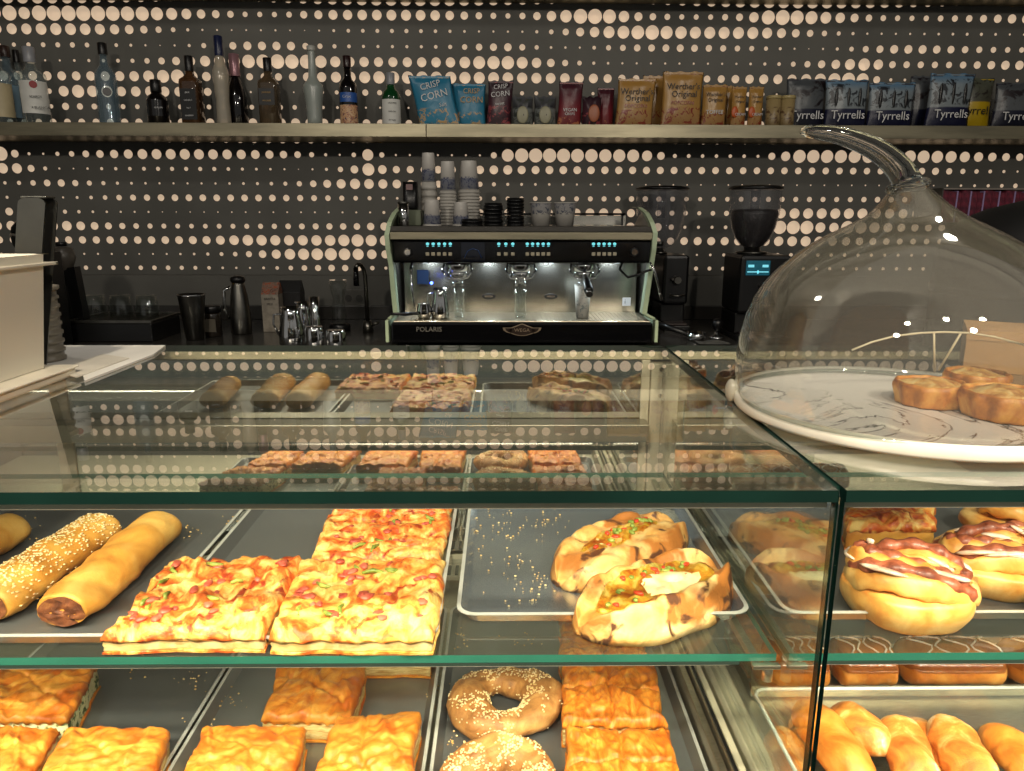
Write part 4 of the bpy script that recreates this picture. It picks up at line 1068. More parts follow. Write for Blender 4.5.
def bottle(label, cx, ytop, wpx, prof, body, cap, capfrac, y=YBO, sq=None, capw=.44, lab=None, labmat=None, txt=None, tmat=None, tsize=.006, art=None, group='liquor bottles on the wall shelf'):
    top = PY(cx, ytop, y); H = top.z-SZ; R = wpx*mpp(cx, (ytop+122)/2, y)/2
    X = PY(cx, (ytop+122)/2, y).x
    t = thing('bottle', label, 'bottle', (X, y, SZ), group)
    cp = 1-capfrac
    pr = [(R*r, H*min(z, cp)) for z, r in prof if z <= cp+.001]
    lastr = pr[-1][0]; pr += [(lastr, H*cp)]
    B().lathe(pr, (X, y, SZ), 28, True, sq=sq).obj('glass_body', body, t)
    cr = max(R*capw, lastr*1.06)
    B().lathe([(cr*.98, 0), (cr, H*.004), (cr, H*capfrac-.002), (cr*.9, H*capfrac)], (X, y, SZ+H*cp+.0003), 20).obj('cap', cap, t)
    if lab:
        z0, z1 = lab[0]*H, lab[1]*H; b = B(); rr = R*1.02+.0008; a0 = math.atan2(-y, -X)
        if sq: b.box(X-R*.8, X+R*.8, y-R*1.03, y-R*.985, SZ+z0, SZ+z1)
        else:
            def f(u, v):
                a = a0+(u-.5)*2.3; return Vector((X+rr*math.cos(a), y+rr*math.sin(a), SZ+z0+(z1-z0)*v))
            b.grid(f, 25, 2)
        lo = b.obj('paper_label', labmat, t)
        if txt:
            lines = txt if isinstance(txt, (list, tuple)) else [txt]
            for i, s_ in enumerate(lines):
                zc_ = z1-(z1-z0)*(i+.5+(.25 if len(lines) == 1 else 0))/(len(lines)+(.5 if len(lines) == 1 else 0))
                text(lo, s_, (X if sq else X+rr*math.cos(a0)*1.03, y-R*1.04-.0012, SZ+zc_), tsize, tmat or LETB, bend=0 if sq else R*1.05)
    if art:
        a0 = math.atan2(-y, -X); cx_, cy_ = math.cos(a0), math.sin(a0); b = B(); b.cyl((X+cx_*(R*1.03+.0012), y+cy_*(R*1.03+.0012), SZ+art[0]*H), (X+cx_*R*1.015, y+cy_*R*1.015, SZ+art[0]*H), R*art[1]); b.obj('emblem', art[2], t)
    return t
CL = glassy('clear', S(200, 214, 216), .10, tint=(.86, .90, .90, 1)); CLB = glassy('blue_clear', S(150, 172, 186), .16, tint=(.72, .82, .88, 1))
FRO = glassy('frosted', S(170, 178, 172), .75, .3); PALE = glassy('pale', S(196, 188, 172), .6)
DK = M('bottle_dark', S(16, 13, 14), .08, coat=.5); GRN = M('bottle_green', S(18, 70, 34), .1, coat=.5); WH = M('label_white', S(226, 226, 220), .5); BL = M('label_black', S(20, 20, 20), .4)
BEI = M('label_beige', S(190, 176, 140), .5); NAVY = M('cap_navy', S(26, 34, 70), .3); CAPB = M('cap_black', S(16, 15, 16), .35); CAPG = M('cap_grey', S(150, 152, 158), .3); BRN = M('cap_brown', S(52, 34, 28), .35)
RED = M('print_red', S(150, 30, 34), .5); PINK = M('foil_pink', S(170, 128, 136), .3, .4); GOLD = M('print_gold', S(190, 150, 80), .4); BLUE = M('print_blue', S(40, 90, 170), .4)
COLB = food('cover_art', [(.36, S(30, 50, 90)), (.46, S(190, 130, 90)), (.56, S(220, 190, 150)), (.66, S(140, 50, 50))], scale=60, bmp=0)
bottle('clear bottle with gold-green neck cut by the left edge of the picture', -1, 47, 22, PR_SQ, CL, BRN, .10, y=3.12, lab=(.08, .52), labmat=BEI)
bottle('clear bluish bottle with dark cap, second from the left edge', 9, 46, 22, PR_SQ, CLB, BRN, .14, y=YBO+.03, lab=(.1, .5), labmat=M('label_pale_blue', S(120, 150, 170), .4))
bottle('clear rum bottle with white label and round red emblem', 33, 47, 25, PR_SQ, CL, CAPG, .20, y=YBO-.035, lab=(.13, .55), labmat=WH, txt=['', 'BACARDI', 'CARTA BLANCA'], tsize=.013, art=(.50, .28, RED))
bottle('clear bottle behind the white-labelled rum, only dark cap showing', 20, 50, 14, PR_SQ, CL, CAPB, .16, y=YBO+.095, group=None)
bottle('tall clear vodka bottle with round dark emblem and black cap', 106, 43, 20, PR_TALL, CLB, CAPB, .14, lab=None, art=(.40, .40, CAPB))
bottle('short squat black bottle with a blue gleam', 157, 80, 20, PR_SHORT, DK, CAPB, .26, lab=(.2, .55), labmat=DK, txt=['KAHLUA'], tmat=LETW, tsize=.010)
bottle('square whiskey bottle with black label and black cap', 191, 56, 19, PR_SQ, glassy('whisky', S(96, 66, 40), .5), CAPB, .22, sq=5, lab=(.08, .52), labmat=BL, txt=['JACK', "DANIEL'S", 'No.7', 'WHISKEY'], tmat=LETW, tsize=.008)
bottle('tall pale bottle with a bulb shape and blue cap', 221, 36, 16, PR_BULB, PALE, NAVY, .22)
bottle('dark sparkling wine bottle with pale pink foil neck', 236, 54, 20, PR_CHAMP, DK, PINK, .30, y=3.24, capw=.50)
bottle('whisky bottle with slanted dark label and black cap', 269, 58, 19, PR_SQ, glassy('whisky2', S(110, 92, 70), .45), CAPB, .20, sq=5, lab=(.30, .54), labmat=BL, txt=['JOHNNIE', 'WALKER'], tmat=GOLD, tsize=.0085)
bottle('tall frosted glass bottle with slim neck and flared body', 313, 46, 20, PR_FLARE, FRO, M('cap_frost', S(176, 176, 170), .4), .06)
bottle('dark bottle with blue label over colourful cover art', 348, 56, 18, PR_WINE, DK, M('cap_wine', S(40, 18, 18), .3), .16, lab=(.02, .30), labmat=COLB)
bottle('green gin bottle with white label and pale cap', 391, 73, 19, PR_SHORT, GRN, CAPG, .22, lab=(.03, .50), labmat=WH, txt=["GORDON'S", 'LONDON', 'DRY GIN'], tsize=.008)
# blue label of the dark bottle
tb = [o for o in C.objects if o.get('label', '').startswith('dark bottle with blue label')][0]
R_ = 9*mpp(348, 90, YBO); X_ = tb.location.x
b = B()
def f(u, v): a = math.atan2(-YBO, -X_)+(u-.5)*2.2; return Vector((X_+R_*1.04*math.cos(a), YBO+R_*1.04*math.sin(a), SZ+.092+.036*v))
b.grid(f, 25, 2); lo = b.obj('neck_label', BLUE, tb)
text(lo, 'Ciroc', (X_, YBO-R_*1.04-.001, SZ+.112), .015, LETW, bend=R_*1.05)

# ================================================================ snack bags on the wall shelf
def bag(label, x0, x1, ytop, mat, y=3.13, tilt=0, txt=(), depth=.035, name='snack_bag', cat='snack bag', group='snack bags on the wall shelf', crimp=True, lean=.0, art=()):
    xm = (x0+x1)/2; top = PY(xm, ytop, y); H = top.z-SZ; X = PY(xm, (ytop+124)/2, y).x; W = (x1-x0)*mpp(xm, (ytop+124)/2, y)
    t = thing(name, label, cat, (X, y, SZ), group); rn = len(label)
    def P(s):
        def f(u, v):
            uu = u*2-1; th = depth*(1-abs(uu)**2.6)*max(0, math.sin(PI*min(1, .06+v*.92)))**.55
            th *= (1+.12*fb((u*3, v*3, rn), 1.4, 2))
            if crimp and (v > .93): th *= .15
            w = W/2*(1-.05*math.sin(PI*v)); x = uu*w; z = v*H
            z += .003*math.sin(uu*9+rn)*(v > .9)
            x += tilt*z
            return Vector((X+x, y+s*th*.5+.0004*s+lean*z, SZ+max(z, 0)))
        return f
    b = B(); b.grid(P(-1), 18, 18); b.grid(P(1), 18, 18); bmesh.ops.remove_doubles(b.bm, verts=b.bm.verts[:], dist=.0012)
    o = b.obj('bag_body', mat, t)
    if crimp:
        b = B(); z1 = H; b.box(X-W*.48+tilt*z1, X+W*.48+tilt*z1, y-.0016+lean*z1, y+.0016+lean*z1, SZ+H*.955, SZ+H*.995); b.obj('crimped_seal', mat, t)
    for s_, fz, sz, mt, rot, fx in txt:
        text(t, s_, (X+fx*W+tilt*fz*H, y-depth*.56-.0012+lean*fz*H, SZ+fz*H), sz, mt, rot=rot, wide=.95)
    for kind, fx, fz, rx, rz_, mt in art:
        b = B(); b.ball((X+fx*W+tilt*fz*H, y-depth*.50+lean*fz*H, SZ+fz*H), rx*W, .0035, rz_*H, 16); b.obj(kind, mt, t)
    return t
TEAL = bands('film_teal', [(0, S(40, 120, 150)), (.1, S(46, 132, 166)), (1, S(36, 116, 150))], patch=(S(196, 160, 110), .04, .34), scale=40)
PURP = bands('film_purple', [(0, S(44, 26, 34)), (.5, S(70, 34, 46)), (1, S(40, 26, 34))], patch=(S(150, 66, 70), .05, .45), scale=40)
POT = bands('film_pale_pouch', [(0, S(110, 112, 106)), (.55, S(120, 124, 122)), (.62, S(44, 44, 50)), (1, S(90, 92, 96))], patch=(S(60, 64, 60), .0, .9), scale=60)
REDB = bands('film_red', [(0, S(110, 34, 36)), (.35, S(126, 36, 44)), (.6, S(96, 28, 40)), (1, S(50, 26, 36))], patch=(S(180, 110, 70), .02, .2), scale=50)
WERT = bands('film_caramel', [(0, S(150, 112, 66)), (.30, S(170, 128, 72)), (.34, S(176, 134, 70)), (1, S(168, 126, 62))], patch=(S(128, 40, 26), .04, .34), scale=45, rough=.3)
WERR = M('film_red_edge', S(150, 44, 28), .3)
GREYB = S(120, 128, 132)
TYR = bands('film_navy_sky', [(0, S(16, 18, 46)), (.36, S(18, 22, 56)), (.385, S(126, 134, 138)), (.78, S(130, 142, 150)), (1, S(74, 120, 156))], patch=(S(40, 44, 50), .42, .9), scale=28)
TYRD = bands('film_navy_dark', [(0, S(16, 18, 34)), (.36, S(20, 22, 44)), (.385, S(84, 88, 92)), (1, S(70, 74, 78))], patch=(S(30, 22, 26), .42, .97), scale=16)
TYRY = bands('film_yellow', [(0, S(168, 140, 16)), (.50, S(180, 150, 20)), (.53, S(70, 70, 58)), (1, S(84, 88, 76))], patch=(S(40, 34, 30), .58, .95), scale=26)
bag('teal popcorn bag leaning left, first of the snack bags', 419, 461, 76, TEAL, tilt=-.22, txt=(('CRISP', .80, .034, LETW, .25, -.02), ('CORN', .60, .040, LETW, .25, .02), ('Salt', .42, .022, LETW, .2, .18)))
bag('second teal popcorn bag behind the leaning one', 452, 486, 84, TEAL, y=3.18, txt=(('CRISP', .82, .028, GOLD, 0, .08), ('CORN', .62, .034, GOLD, 0, .08)))
bag('dark purple popcorn bag beside the teal ones', 486, 511, 81, PURP, y=3.15, tilt=.06, txt=(('CRISP', .86, .024, LETW, .1, 0), ('CORN', .70, .028, LETW, .1, 0), ('sweet', .5, .016, LETW, .1, 0)))
for lab, x0, x1, mt in (('pale round-fronted snack pouch, left one of the pair', 512, 533, POT), ('pale round-fronted snack pouch, right one of the pair', 534, 556, POT)):
    bag(lab, x0, x1, 97, mt, y=3.12, depth=.05, crimp=False, name='snack_pouch', art=(('oval_badge', 0, .36, .28, .30, M('badge_cream', S(160, 156, 128), .4)), ('badge_spot', .04, .36, .12, .14, CAPB)))
bag('deep red snack bag with dark patterned top', 557, 581, 82, REDB, txt=(('VEGAN', .36, .018, LETW, 0, 0), ('CRISPS', .27, .014, LETW, 0, 0)), tilt=.05)
bag('maroon snack pouch with orange oval badge', 582, 601, 97, PURP, y=3.12, crimp=False, depth=.05, name='snack_pouch', art=(('oval_badge', .1, .42, .30, .30, M('badge_orange', S(170, 96, 60), .4)),))
bag('black-topped maroon snack bag left of the caramel bags', 597, 614, 88, REDB, y=3.18)
for lab, x0, x1, yt, y, tl, big in (
    ('tall caramel popcorn bag, first of the gold ones', 615, 653, 79, 3.12, .06, 1),
    ('gold caramel bag wedged behind the two tall ones', 642, 664, 76, 3.2, 0, 0),
    ('largest caramel popcorn bag, tallest of the gold ones', 661, 702, 72, 3.10, .01, 1),
    ('smaller caramel bag just right of the largest', 701, 726, 85, 3.13, .02, 2),
    ('narrow caramel bag behind two smaller ones', 722, 733, 86, 3.2, 0, 0),
    ('narrow caramel bag with orange corner, left of the pair', 731, 746, 87, 3.12, .0, 3),
    ('narrow caramel bag with orange corner, right of the pair', 748, 763, 87, 3.12, .0, 3)):
    tx = ()
    if big == 1: tx = (("Werther's", .72, .033, LETB, 0, 0), ('Original', .58, .033, LETB, 0, .03), ('POPCORN', .42, .020, WERR, 0, 0))
    if big == 2: tx = (("Werther's", .76, .020, LETB, 0, 0), ('Original', .63, .020, LETB, 0, 0), ('TOFFEE', .34, .022, LETW, 0, 0))
    if big == 3: tx = (("Werther's", .74, .012, LETB, 0, 0), ('Original', .62, .012, LETB, 0, 0), ('CREAM', .30, .014, LETW, 0, .05))
    t = bag(lab, x0, x1, yt, WERT, y=y, tilt=tl, txt=tx, group='gold caramel bags on the wall shelf')
    if big == 3:
        p = wl(t); B().ball((p.x-.018, p.y-.016, SZ+.055), .014, .004, .022, 12).obj('orange_patch', M('orange_print', S(200, 90, 30), .4), t)
for lab, x in (('small beige snack tin, left of the two', 773), ('small beige snack tin, right one against the first navy bag', 787)):
    X = PY(x, 110, 3.12).x; t = thing('snack_tin', lab, 'tin', (X, 3.12, SZ), 'beige snack tins')
    h = PY(x, 96, 3.12).z-SZ
    B().lathe([(.028, 0), (.029, .002), (.029, h-.014)], (X, 3.12, SZ), 28).obj('tin_body', bands('tin_print', [(0, S(120, 100, 66)), (.5, S(150, 130, 92)), (1, S(160, 140, 96))], patch=(S(90, 66, 44), .1, .7), scale=50), t)
    B().lathe([(.030, h-.0135), (.030, h-.001), (.028, h)], (X, 3.12, SZ), 28).obj('lid', M('tin_lid', S(178, 160, 110), .35), t)
for lab, x0, x1, yt, mt, y, tl, tm in (
    ('navy crisp bag with dark brown picture, leftmost of the navy ones', 785, 826, 79, TYRD, 3.14, 0, LETW),
    ('navy crisp bag with sky blue top, second in the row', 825, 868, 80, TYR, 3.11, -.03, LETW),
    ('navy crisp bag set lowest in the middle of the row', 867, 914, 83, TYR, 3.12, 0, LETW),
    ('navy crisp bag mostly hidden behind the tallest one', 908, 930, 76, TYRD, 3.21, 0, None),
    ('tallest navy crisp bag, leaning left of the yellow one', 926, 971, 74, TYR, 3.12, .03, LETW),
    ('yellow and grey crisp bag, the only yellow one', 958, 992, 78, TYRY, 3.15, 0, CAPB),
    ('dark crisp bag at the right end of the shelf', 992, 1040, 83, TYRD, 3.12, .03, LETW)):
    tx = (('Tyrrells', .24 if mt is not TYRY else .34, .046, tm, 0, 0),) if tm else ()
    bag(lab, x0, x1, yt, mt, y=y, tilt=tl, txt=tx, depth=.05, group='crisp bags at the right of the wall shelf',
        art=tuple(('figure_picture', fx, .62, .035, .20, CAPB) for fx in (-.28, 0, .26)) if mt is TYR else ())

# ================================================================ espresso machine
YM = 2.60
def mp(x, y, Y=YM): return PY(x, y, Y)
zb = CT; k = mpp(520, 300, YM)
xl_, xr_ = mp(389, 330).x, mp(654, 330).x; xc = (xl_+xr_)/2; HW = (xr_-xl_)/2
zbase0, zbase1 = CT+.012, mp(520, 320).z
ztray = mp(520, 313).z; zpan0, zpan1 = mp(520, 263).z, mp(520, 240).z; zband1 = mp(520, 232).z; ztop = mp(520, 226.5).z
YBK = 2.99
MINT = M('mint_paint', S(196, 214, 178), .35, coat=.3)
t = thing('espresso_machine', 'wide three-group espresso machine with mint green side panels', 'espresso machine', (xc, (YM+YBK)/2, CT))
B().box(xl_+.012, xr_-.012, YM-.03, YBK, zbase0, zbase1-.006, .006).obj('base', BLACKG, t)
b = B()
for sx in (xl_+.08, xr_-.08):
    for yy in (YM+.05, YBK-.06): b.cyl((sx, yy, CT), (sx, yy, zbase0+.002), .02)
b.obj('machine_feet', BLACK, t)
B().box(xl_+.02, xr_-.02, YM-.028, YM+.22, zbase1-.0055, zbase1, .002).obj('drip_tray', STEEL, t)
b = B()
for i in range(60): x = xl_+.03+i*(2*HW-.06)/60; b.box(x, x+.006, YM-.02, YM+.20, zbase1+.0002, zbase1+.0022)
b.obj('drip_grate', STEEL, t)
BS = M('backsplash_steel', S(190, 188, 180), .24, 1, col2=S(150, 146, 136), scale=4)
bsp = B().box(xl_+.03, xr_-.03, YM+.222, YM+.232, zbase1-.005, zpan0+.03, .001).obj('backsplash', BS, t)
B().box(xl_+.03, xr_-.03, YM+.233, YBK-.01, zbase1-.005, zpan1).obj('boiler_housing', STEELD, t)
B().box(xl_+.022, xr_-.022, YM-.012, YM+.2215, zpan0, zpan1, .008).obj('control_panel', BLACKG, t)
B().box(xl_+.016, xr_-.016, YM-.022, YBK-.006, zpan1+.0005, zband1, .003).obj('front_band', SHELFM, t)
B().box(xl_+.016, xr_-.016, YM-.018, YBK-.008, zband1+.0005, ztop, .002).obj('cup_warmer', M('cup_rail', S(64, 60, 54), .4), t)
# rail round the cup warmer, at the back and right
b = B(); zr_ = mp(590, 214, YBK-.05).z
b.tube([(xl_+.05, YBK-.03, zr_), (xr_-.06, YBK-.03, zr_)], .004, 8)
for x in (xl_+.06, xc, xr_-.07): b.cyl((x, YBK-.03, ztop), (x, YBK-.03, zr_), .003, seg=8)
b.obj('cup_rail', BLACK, t)
B().box(xl_+.05, xr_-.055, YBK-.022, YBK-.016, ztop+.001, zr_-.006, .001).obj('rear_glass', BS, t)
# side panels (mint): curved outline in the y-z plane, following the photo's bulging front edge
def side(s):
    X = lambda x: x if s < 0 else x
    pr = [(407, 206), (400, 207), (394, 213), (389.5, 222), (386.5, 235), (388, 250), (391, 266), (393, 290), (395.5, 314)]
    rights = [(633, 207), (640, 207.5), (647, 213), (652, 222), (655.5, 233), (654, 250), (651.5, 266), (648, 290), (644.5, 314)]
    pts = pr if s < 0 else rights
    b = B()
    yy = [YM+.16, YM+.10, YM+.04, YM-.01, YM-.03, YM-.03, YM-.02, YM-.02, YM-.02]
    P3 = [PY(x, y, Y_) for (x, y), Y_ in zip(pts, yy)]
    W_, T_ = .011, .005
    n_ = len(P3)
    F, Bk = [], []
    for p in P3:
        q_ = [b.bm.verts.new((p.x-.008, p.y, p.z)), b.bm.verts.new((p.x+.008, p.y, p.z)), b.bm.verts.new((p.x+.008, p.y+.05, p.z)), b.bm.verts.new((p.x-.008, p.y+.05, p.z))]; F.append(q_)
    for a, c in zip(F, F[1:]):
        for i in range(4): b.bm.faces.new((a[i], a[(i+1) % 4], c[(i+1) % 4], c[i]))
    b.bm.faces.new(F[0]); b.bm.faces.new(F[-1][::-1])
    sp = b.obj('side_panel', MINT, t)
    # sheet behind the mint edge
    x_ = P3[4].x+(.010 if s < 0 else -.010)
    prf = [(Y_+.04, p.z) for p, Y_ in zip(P3, yy)]+[(YBK, zbase1), (YBK, P3[0].z-.03), (YM+.24, P3[0].z)]
    b = B(); xs_ = (xl_+.010 if s < 0 else xr_-.018); b.prism([(YM+.18, zbase1), (YM+.10, zbase1+.15), (YM+.10, zpan0+.03), (YM+.02, zpan1), (YM+.08, P3[1].z-.03), (YM+.16, P3[0].z-.012), (YBK-.1, P3[0].z-.03), (YBK, ztop), (YBK, zbase1)], 'x', xs_, xs_+.008); b.obj('side_sheet', STEELD, t, False)
    # lower mint corner along the base
    b = B(); xx = mp(388.5 if s < 0 else 654.5, 330).x
    b.box(xx-.006, xx+.006, YM-.036, YBK, mp(500, 341).z, mp(500, 319).z, .003)
    b.obj('base_corner', MINT, t)
    b = B(); p1, p2 = PY(388.5 if s < 0 else 654.5, 319, YM-.03), P3[-1]
    b.tube([p1, p2], .006, 6); b.obj('panel_foot', MINT, t)
side(-1); side(1)
# buttons with lit icons, knobs
CY = M('lit_icon', S(120, 226, 236), .4, emit=.75); BTN = M('button_beige', S(196, 186, 160), .35)
yf_ = YM-.0125
def at(x, y): p = PY(x, y, yf_); return p
for x0, n_, dx in ((427.5, 5, 5.7), (498.8, 3, 7.0), (527.3, 5, 5.3), (593.5, 5, 5.3)):
    b = B(); c = B()
    for i in range(n_):
        p = at(x0+dx*i, 244.2)
        b.ball((p.x, p.y, p.z+.001), .0062, .001, .0052, 8).box(p.x-.004, p.x+.004, p.y-.0011, p.y+.0003, p.z-.0078, p.z-.0058)
        p = at(x0+dx*i, 254.0); o_ = c.box(p.x-.0065, p.x+.0065, p.y-.0035, p.y+.0006, p.z-.0062, p.z+.0062, .002)
    b.obj('lit_icons', CY, t); c.obj('dose_buttons', BTN, t)
for x in (408, 634):
    p = at(x, 252); b = B(); b.cyl((p.x, p.y+.001, p.z), (p.x, p.y-.016, p.z), .015, .013); kb = b.obj('steam_knob', BLACK, t)
    B().cyl((p.x, p.y-.0162, p.z), (p.x, p.y-.0185, p.z), .011, .010).obj('knob_cap', CHROME, kb)
p = at(473, 252); b = B().box(p.x-.042, p.x+.042, p.y-.003, p.y+.0008, p.z-.034, p.z+.034, .003); ds = b.obj('display', M('dark_gloss', S(12, 18, 34), .05, coat=.6), t)  # dark gloss plate added to stand for a dark blue reflection
b = B(); b.tube([(p.x-.030, p.y-.0036, p.z-.020), (p.x-.018, p.y-.0036, p.z+.004), (p.x, p.y-.0036, p.z+.012), (p.x+.018, p.y-.0036, p.z+.006), (p.x+.03, p.y-.0036, p.z-.020)], .0035, 6, flat=.3); b.obj('reflection_arc', M('reflection_blue', S(30, 80, 150), .3), ds)  # blue arc of the reflection, painted as a raised strip
# group heads with portafilters
def group(x, handle):
    gx = PY(x, 275, YM+.02).x; gy = YM+.06; z1 = zpan0
    g = B().lathe([(.030, -.034), (.040, -.030), (.043, -.012), (.043, 0)], (gx, gy, z1-.0005), 32).obj('group_head', CHROME, t)
    B().lathe([(.030, -.058), (.036, -.052), (.037, -.036), (.036, -.0345)], (gx, gy, z1), 32).obj('portafilter', CHROME, t)
    b = B(); b.tube([(gx-.046, gy-.01, z1-.004), (gx-.052, gy-.03, z1-.03), (gx-.036, gy-.042, z1-.052), (gx, gy-.05, z1-.058), (gx+.036, gy-.042, z1-.052), (gx+.052, gy-.03, z1-.03), (gx+.046, gy-.01, z1-.004)], .004, 8); b.obj('guard_ring', CHROME, t)
    b = B(); b.tube([(gx, gy, z1-.058), (gx, gy, z1-.075)], .009, 10); b.tube([(gx-.016, gy, z1-.085), (gx-.014, gy, z1-.074), (gx, gy, z1-.070), (gx+.014, gy, z1-.074), (gx+.016, gy, z1-.085)], .0055, 8); b.obj('spout', CHROME, t)
    if handle:
        b = B(); b.tube([(gx, gy-.034, z1-.046), (gx, gy-.09, z1-.060), (gx+.001, gy-.15, z1-.085), (gx+.001, gy-.165, z1-.092)], [.009, .012, .0165, .013], 14); h = b.obj('handle', BLACK, t)
        B().cyl((gx+.001, gy-.160, z1-.0905), (gx+.001, gy-.1775, z1-.098), .0125, .0115).obj('handle_cap', CHROME, h)
for x, h in ((457, 0), (521, 0), (585, 1)): group(x, h)
# steam wands
b = B(); x = PY(411, 270, YM).x; b.tube([(x, YM+.05, zpan0+.002), (x, YM+.0, zpan0-.02), (x+.002, YM-.02, zpan0-.08), (x+.012, YM-.02, zpan0-.155)], [.006, .006, .005, .004], 10); b.obj('steam_wand', CHROME, t)
b = B(); x = PY(642, 262, YM-.03).x
b.tube([(x-.06, YM+.02, zpan0+.002), (x-.075, YM-.02, zpan0-.02), (x-.05, YM-.045, zpan0-.046), (x-.01, YM-.05, zpan0-.035), (x+.02, YM-.055, zpan0-.02), (x+.03, YM-.055, zpan0-.02)], .0045, 10); b.obj('hot_water_hose', BLACK, t)
b = B(); p0_, p1_ = PY(655, 272, YM-.06), PY(662, 300, YM-.06); b.tube([PY(650, 262, YM-.055), p0_, p1_], [.004, .004, .006], 10); b.obj('steam_wand', CHROME, t)
# badge and lettering on the base
yb_ = YM-.0315
SIL = M('badge_silver', S(196, 176, 150), .3, .8)
p = PY(522, 330.5, yb_); b = B()
def badge(sc, d0, d1, b):
    pts = []
    for i in range(40):
        a = 2*PI*i/40; x = math.cos(a); z = math.sin(a)
        pts.append((p.x+sc*(.052*x*abs(x)**.0), p.z+sc*(.019*z*(1-.35*abs(x)**2)+.006*(1 if z > 0 else 0)*max(0, 1-abs(x)*2.5))))
    b.prism(pts, 'y', d0, d1)
    w_ = .068*sc
    for s in (-1, 1): b.prism([(p.x+s*.040*sc, p.z+.010*sc), (p.x+s*w_, p.z+.010*sc), (p.x+s*w_*.96, p.z+.001), (p.x+s*.055*sc, p.z-.006*sc), (p.x+s*.042*sc, p.z-.010*sc)][::s], 'y', d0, d1)
badge(1, yb_-.001, yb_+.001, b); o = b.obj('badge', SIL, t, False)
b = B(); badge(.88, yb_-.0022, yb_-.0011, b); o2 = b.obj('badge_field', M('badge_brown', S(46, 34, 28), .3), o, False)
text(o, 'WEGA', (p.x, yb_-.0026, p.z+.001), .017, SIL, wide=1.1)
p2 = PY(429, 329.5, yb_); text(t, 'POLARIS', (p2.x, yb_-.0006, p2.z), .024, M('grey_print', S(120, 116, 108), .4), wide=1.0)
for x in (488.7, 550.8):
    p = PY(x, 296.5, YM+.2215)
    b = B(); b.ball(p, .026, .0012, .011, 20); o = b.obj('badge', BLACK, bsp); text(o, 'WEGA', p+Vector((0, -.0018, 0)), .010, SIL, wide=1.1)
p = PY(627, 302, YM+.21); b = B().box(p.x-.016, p.x+.016, YM+.2195, YM+.2215, p.z-.016, p.z+.016, .0008); o = b.obj('sticker', LETW, bsp); text(o, 'i', (p.x-.006, YM+.2190, p.z), .026, LETB)
# coffee machine work lights
for x in (488, 552, 618, 425):
    p = PY(x, 266, YM+.08); b = B().cyl((p.x, YM+.10, zpan0-.0005), (p.x, YM+.10, zpan0-.006), .012); b.obj('work_light', M('work_light', (.8, .93, 1, 1), .4, emit=3), t)
    lamp('work_lamp', 'AREA', (p.x, YM+.10, zpan0-.008), (p.x, YM+.13, zpan0-1), .5, (.80, .93, 1), .04)
pb = PY(431.5, 283, YM+.03); B().ball(pb, .005).obj('blue_light', M('blue_led', (.05, .12, 1, 1), .4, emit=14), t)
B().box(pb.x-.07, pb.x-.025, YM+.19, YM+.20, pb.z-.02, pb.z+.035, .002).obj('touch_screen', M('screen_blue', S(30, 42, 66), .15), t)

# ---------------------------------------------------------------- cups
CUPM = food('printed_cup', [(.36, S(140, 150, 150)), (.44, S(206, 206, 196)), (.7, S(206, 202, 194))], scale=70, detail=3, bmp=0)
CUPW = M('cup_white', S(196, 192, 184), .5); LIDB = M('lid_black', S(14, 14, 15), .4)
CPB = bands('cup_band', [(0, S(186, 184, 180)), (.05, S(150, 152, 160)), (.38, S(130, 134, 150)), (.42, S(196, 192, 186)), (1, S(200, 196, 190))], patch=(S(86, 92, 120), .05, .45), scale=90)
def inv_cup(label, x, ytop, ybot, wt, wb, Y, n=0, group='upturned paper cups on the machine', vis=1.0):
    """upturned paper cup (or a nested stack, its rims making the ribs)"""
    zt_ = PY(x, ytop, Y).z; X = PY(x, (ytop+ybot)/2, Y).x; m1 = mpp(x, ytop, Y); rt, rb = wt*m1/2, wb*m1/2
    z0_ = ztop+.0005; H = zt_-z0_
    t = thing('cup_stack' if n else 'paper_cup', label, 'cup stack' if n else 'paper cup', (X, Y, z0_), group)
    ch = min(H, .105) if n else H
    B().lathe([(rb*(1.0 if not n else .93), H-ch), (rt*1.02, H-.004), (rt, H), (rt*.85, H), (rt*.85, H-.003)], (X, Y, z0_), 32).obj('top_cup' if n else 'cup_wall', CPB, t)
    if n:
        pr = []; step = (H-ch)/n
        for i in range(n): z = i*step; pr += [(rb*1.03, z), (rb*1.03, z+step*.45), (rb*.96, z+step*.5), (rb*.95, z+step*.98)]
        B().lathe(pr, (X, Y, z0_), 32).obj('cup_rims', CUPW, t)
    else: B().lathe([(rb*1.05, 0), (rb*1.05, .004), (rb, .005)], (X, Y, z0_), 32, False).obj('rolled_rim', CUPW, t)
    return t
inv_cup('tallest stack of upturned printed paper cups, leftmost of three', 429, 153, 226, 12, 16, 2.86, 6)
inv_cup('middle stack of upturned paper cups, lowest of the three tall ones', 448, 161.5, 226, 13, 17, 2.84, 11)
inv_cup('right stack of upturned paper cups with many ribs', 469, 161, 226, 15, 22, 2.88, 11)
inv_cup('single upturned printed cup in front of the tallest stack', 432, 200, 226, 14, 18, 2.72)
inv_cup('small upturned cup with brown square mark between two stacks', 461, 202, 226, 13, 17, 2.74)
def cup_up(label, x, y0, wt, wb, Y, mat):
    X = PY(x, y0, Y).x; H = PY(x, y0, Y).z-ztop; m1 = mpp(x, y0, Y); rt, rb = wt*m1/2, wb*m1/2
    t = thing('paper_cup', label, 'paper cup', (X, Y, ztop+.0005), 'upright printed paper cups')
    B().lathe([(rb, 0), (rt*.99, H-.003), (rt, H), (rt-.003, H), (rb-.003, .004)], (X, Y, ztop+.0005), 32).obj('cup_wall', mat, t)
    B().tube([(X+rt*math.cos(a), Y+rt*math.sin(a), ztop+H) for a in [2*PI*i/32 for i in range(33)]], .002, 6, cap=False).obj('rolled_rim', CUPW, t)
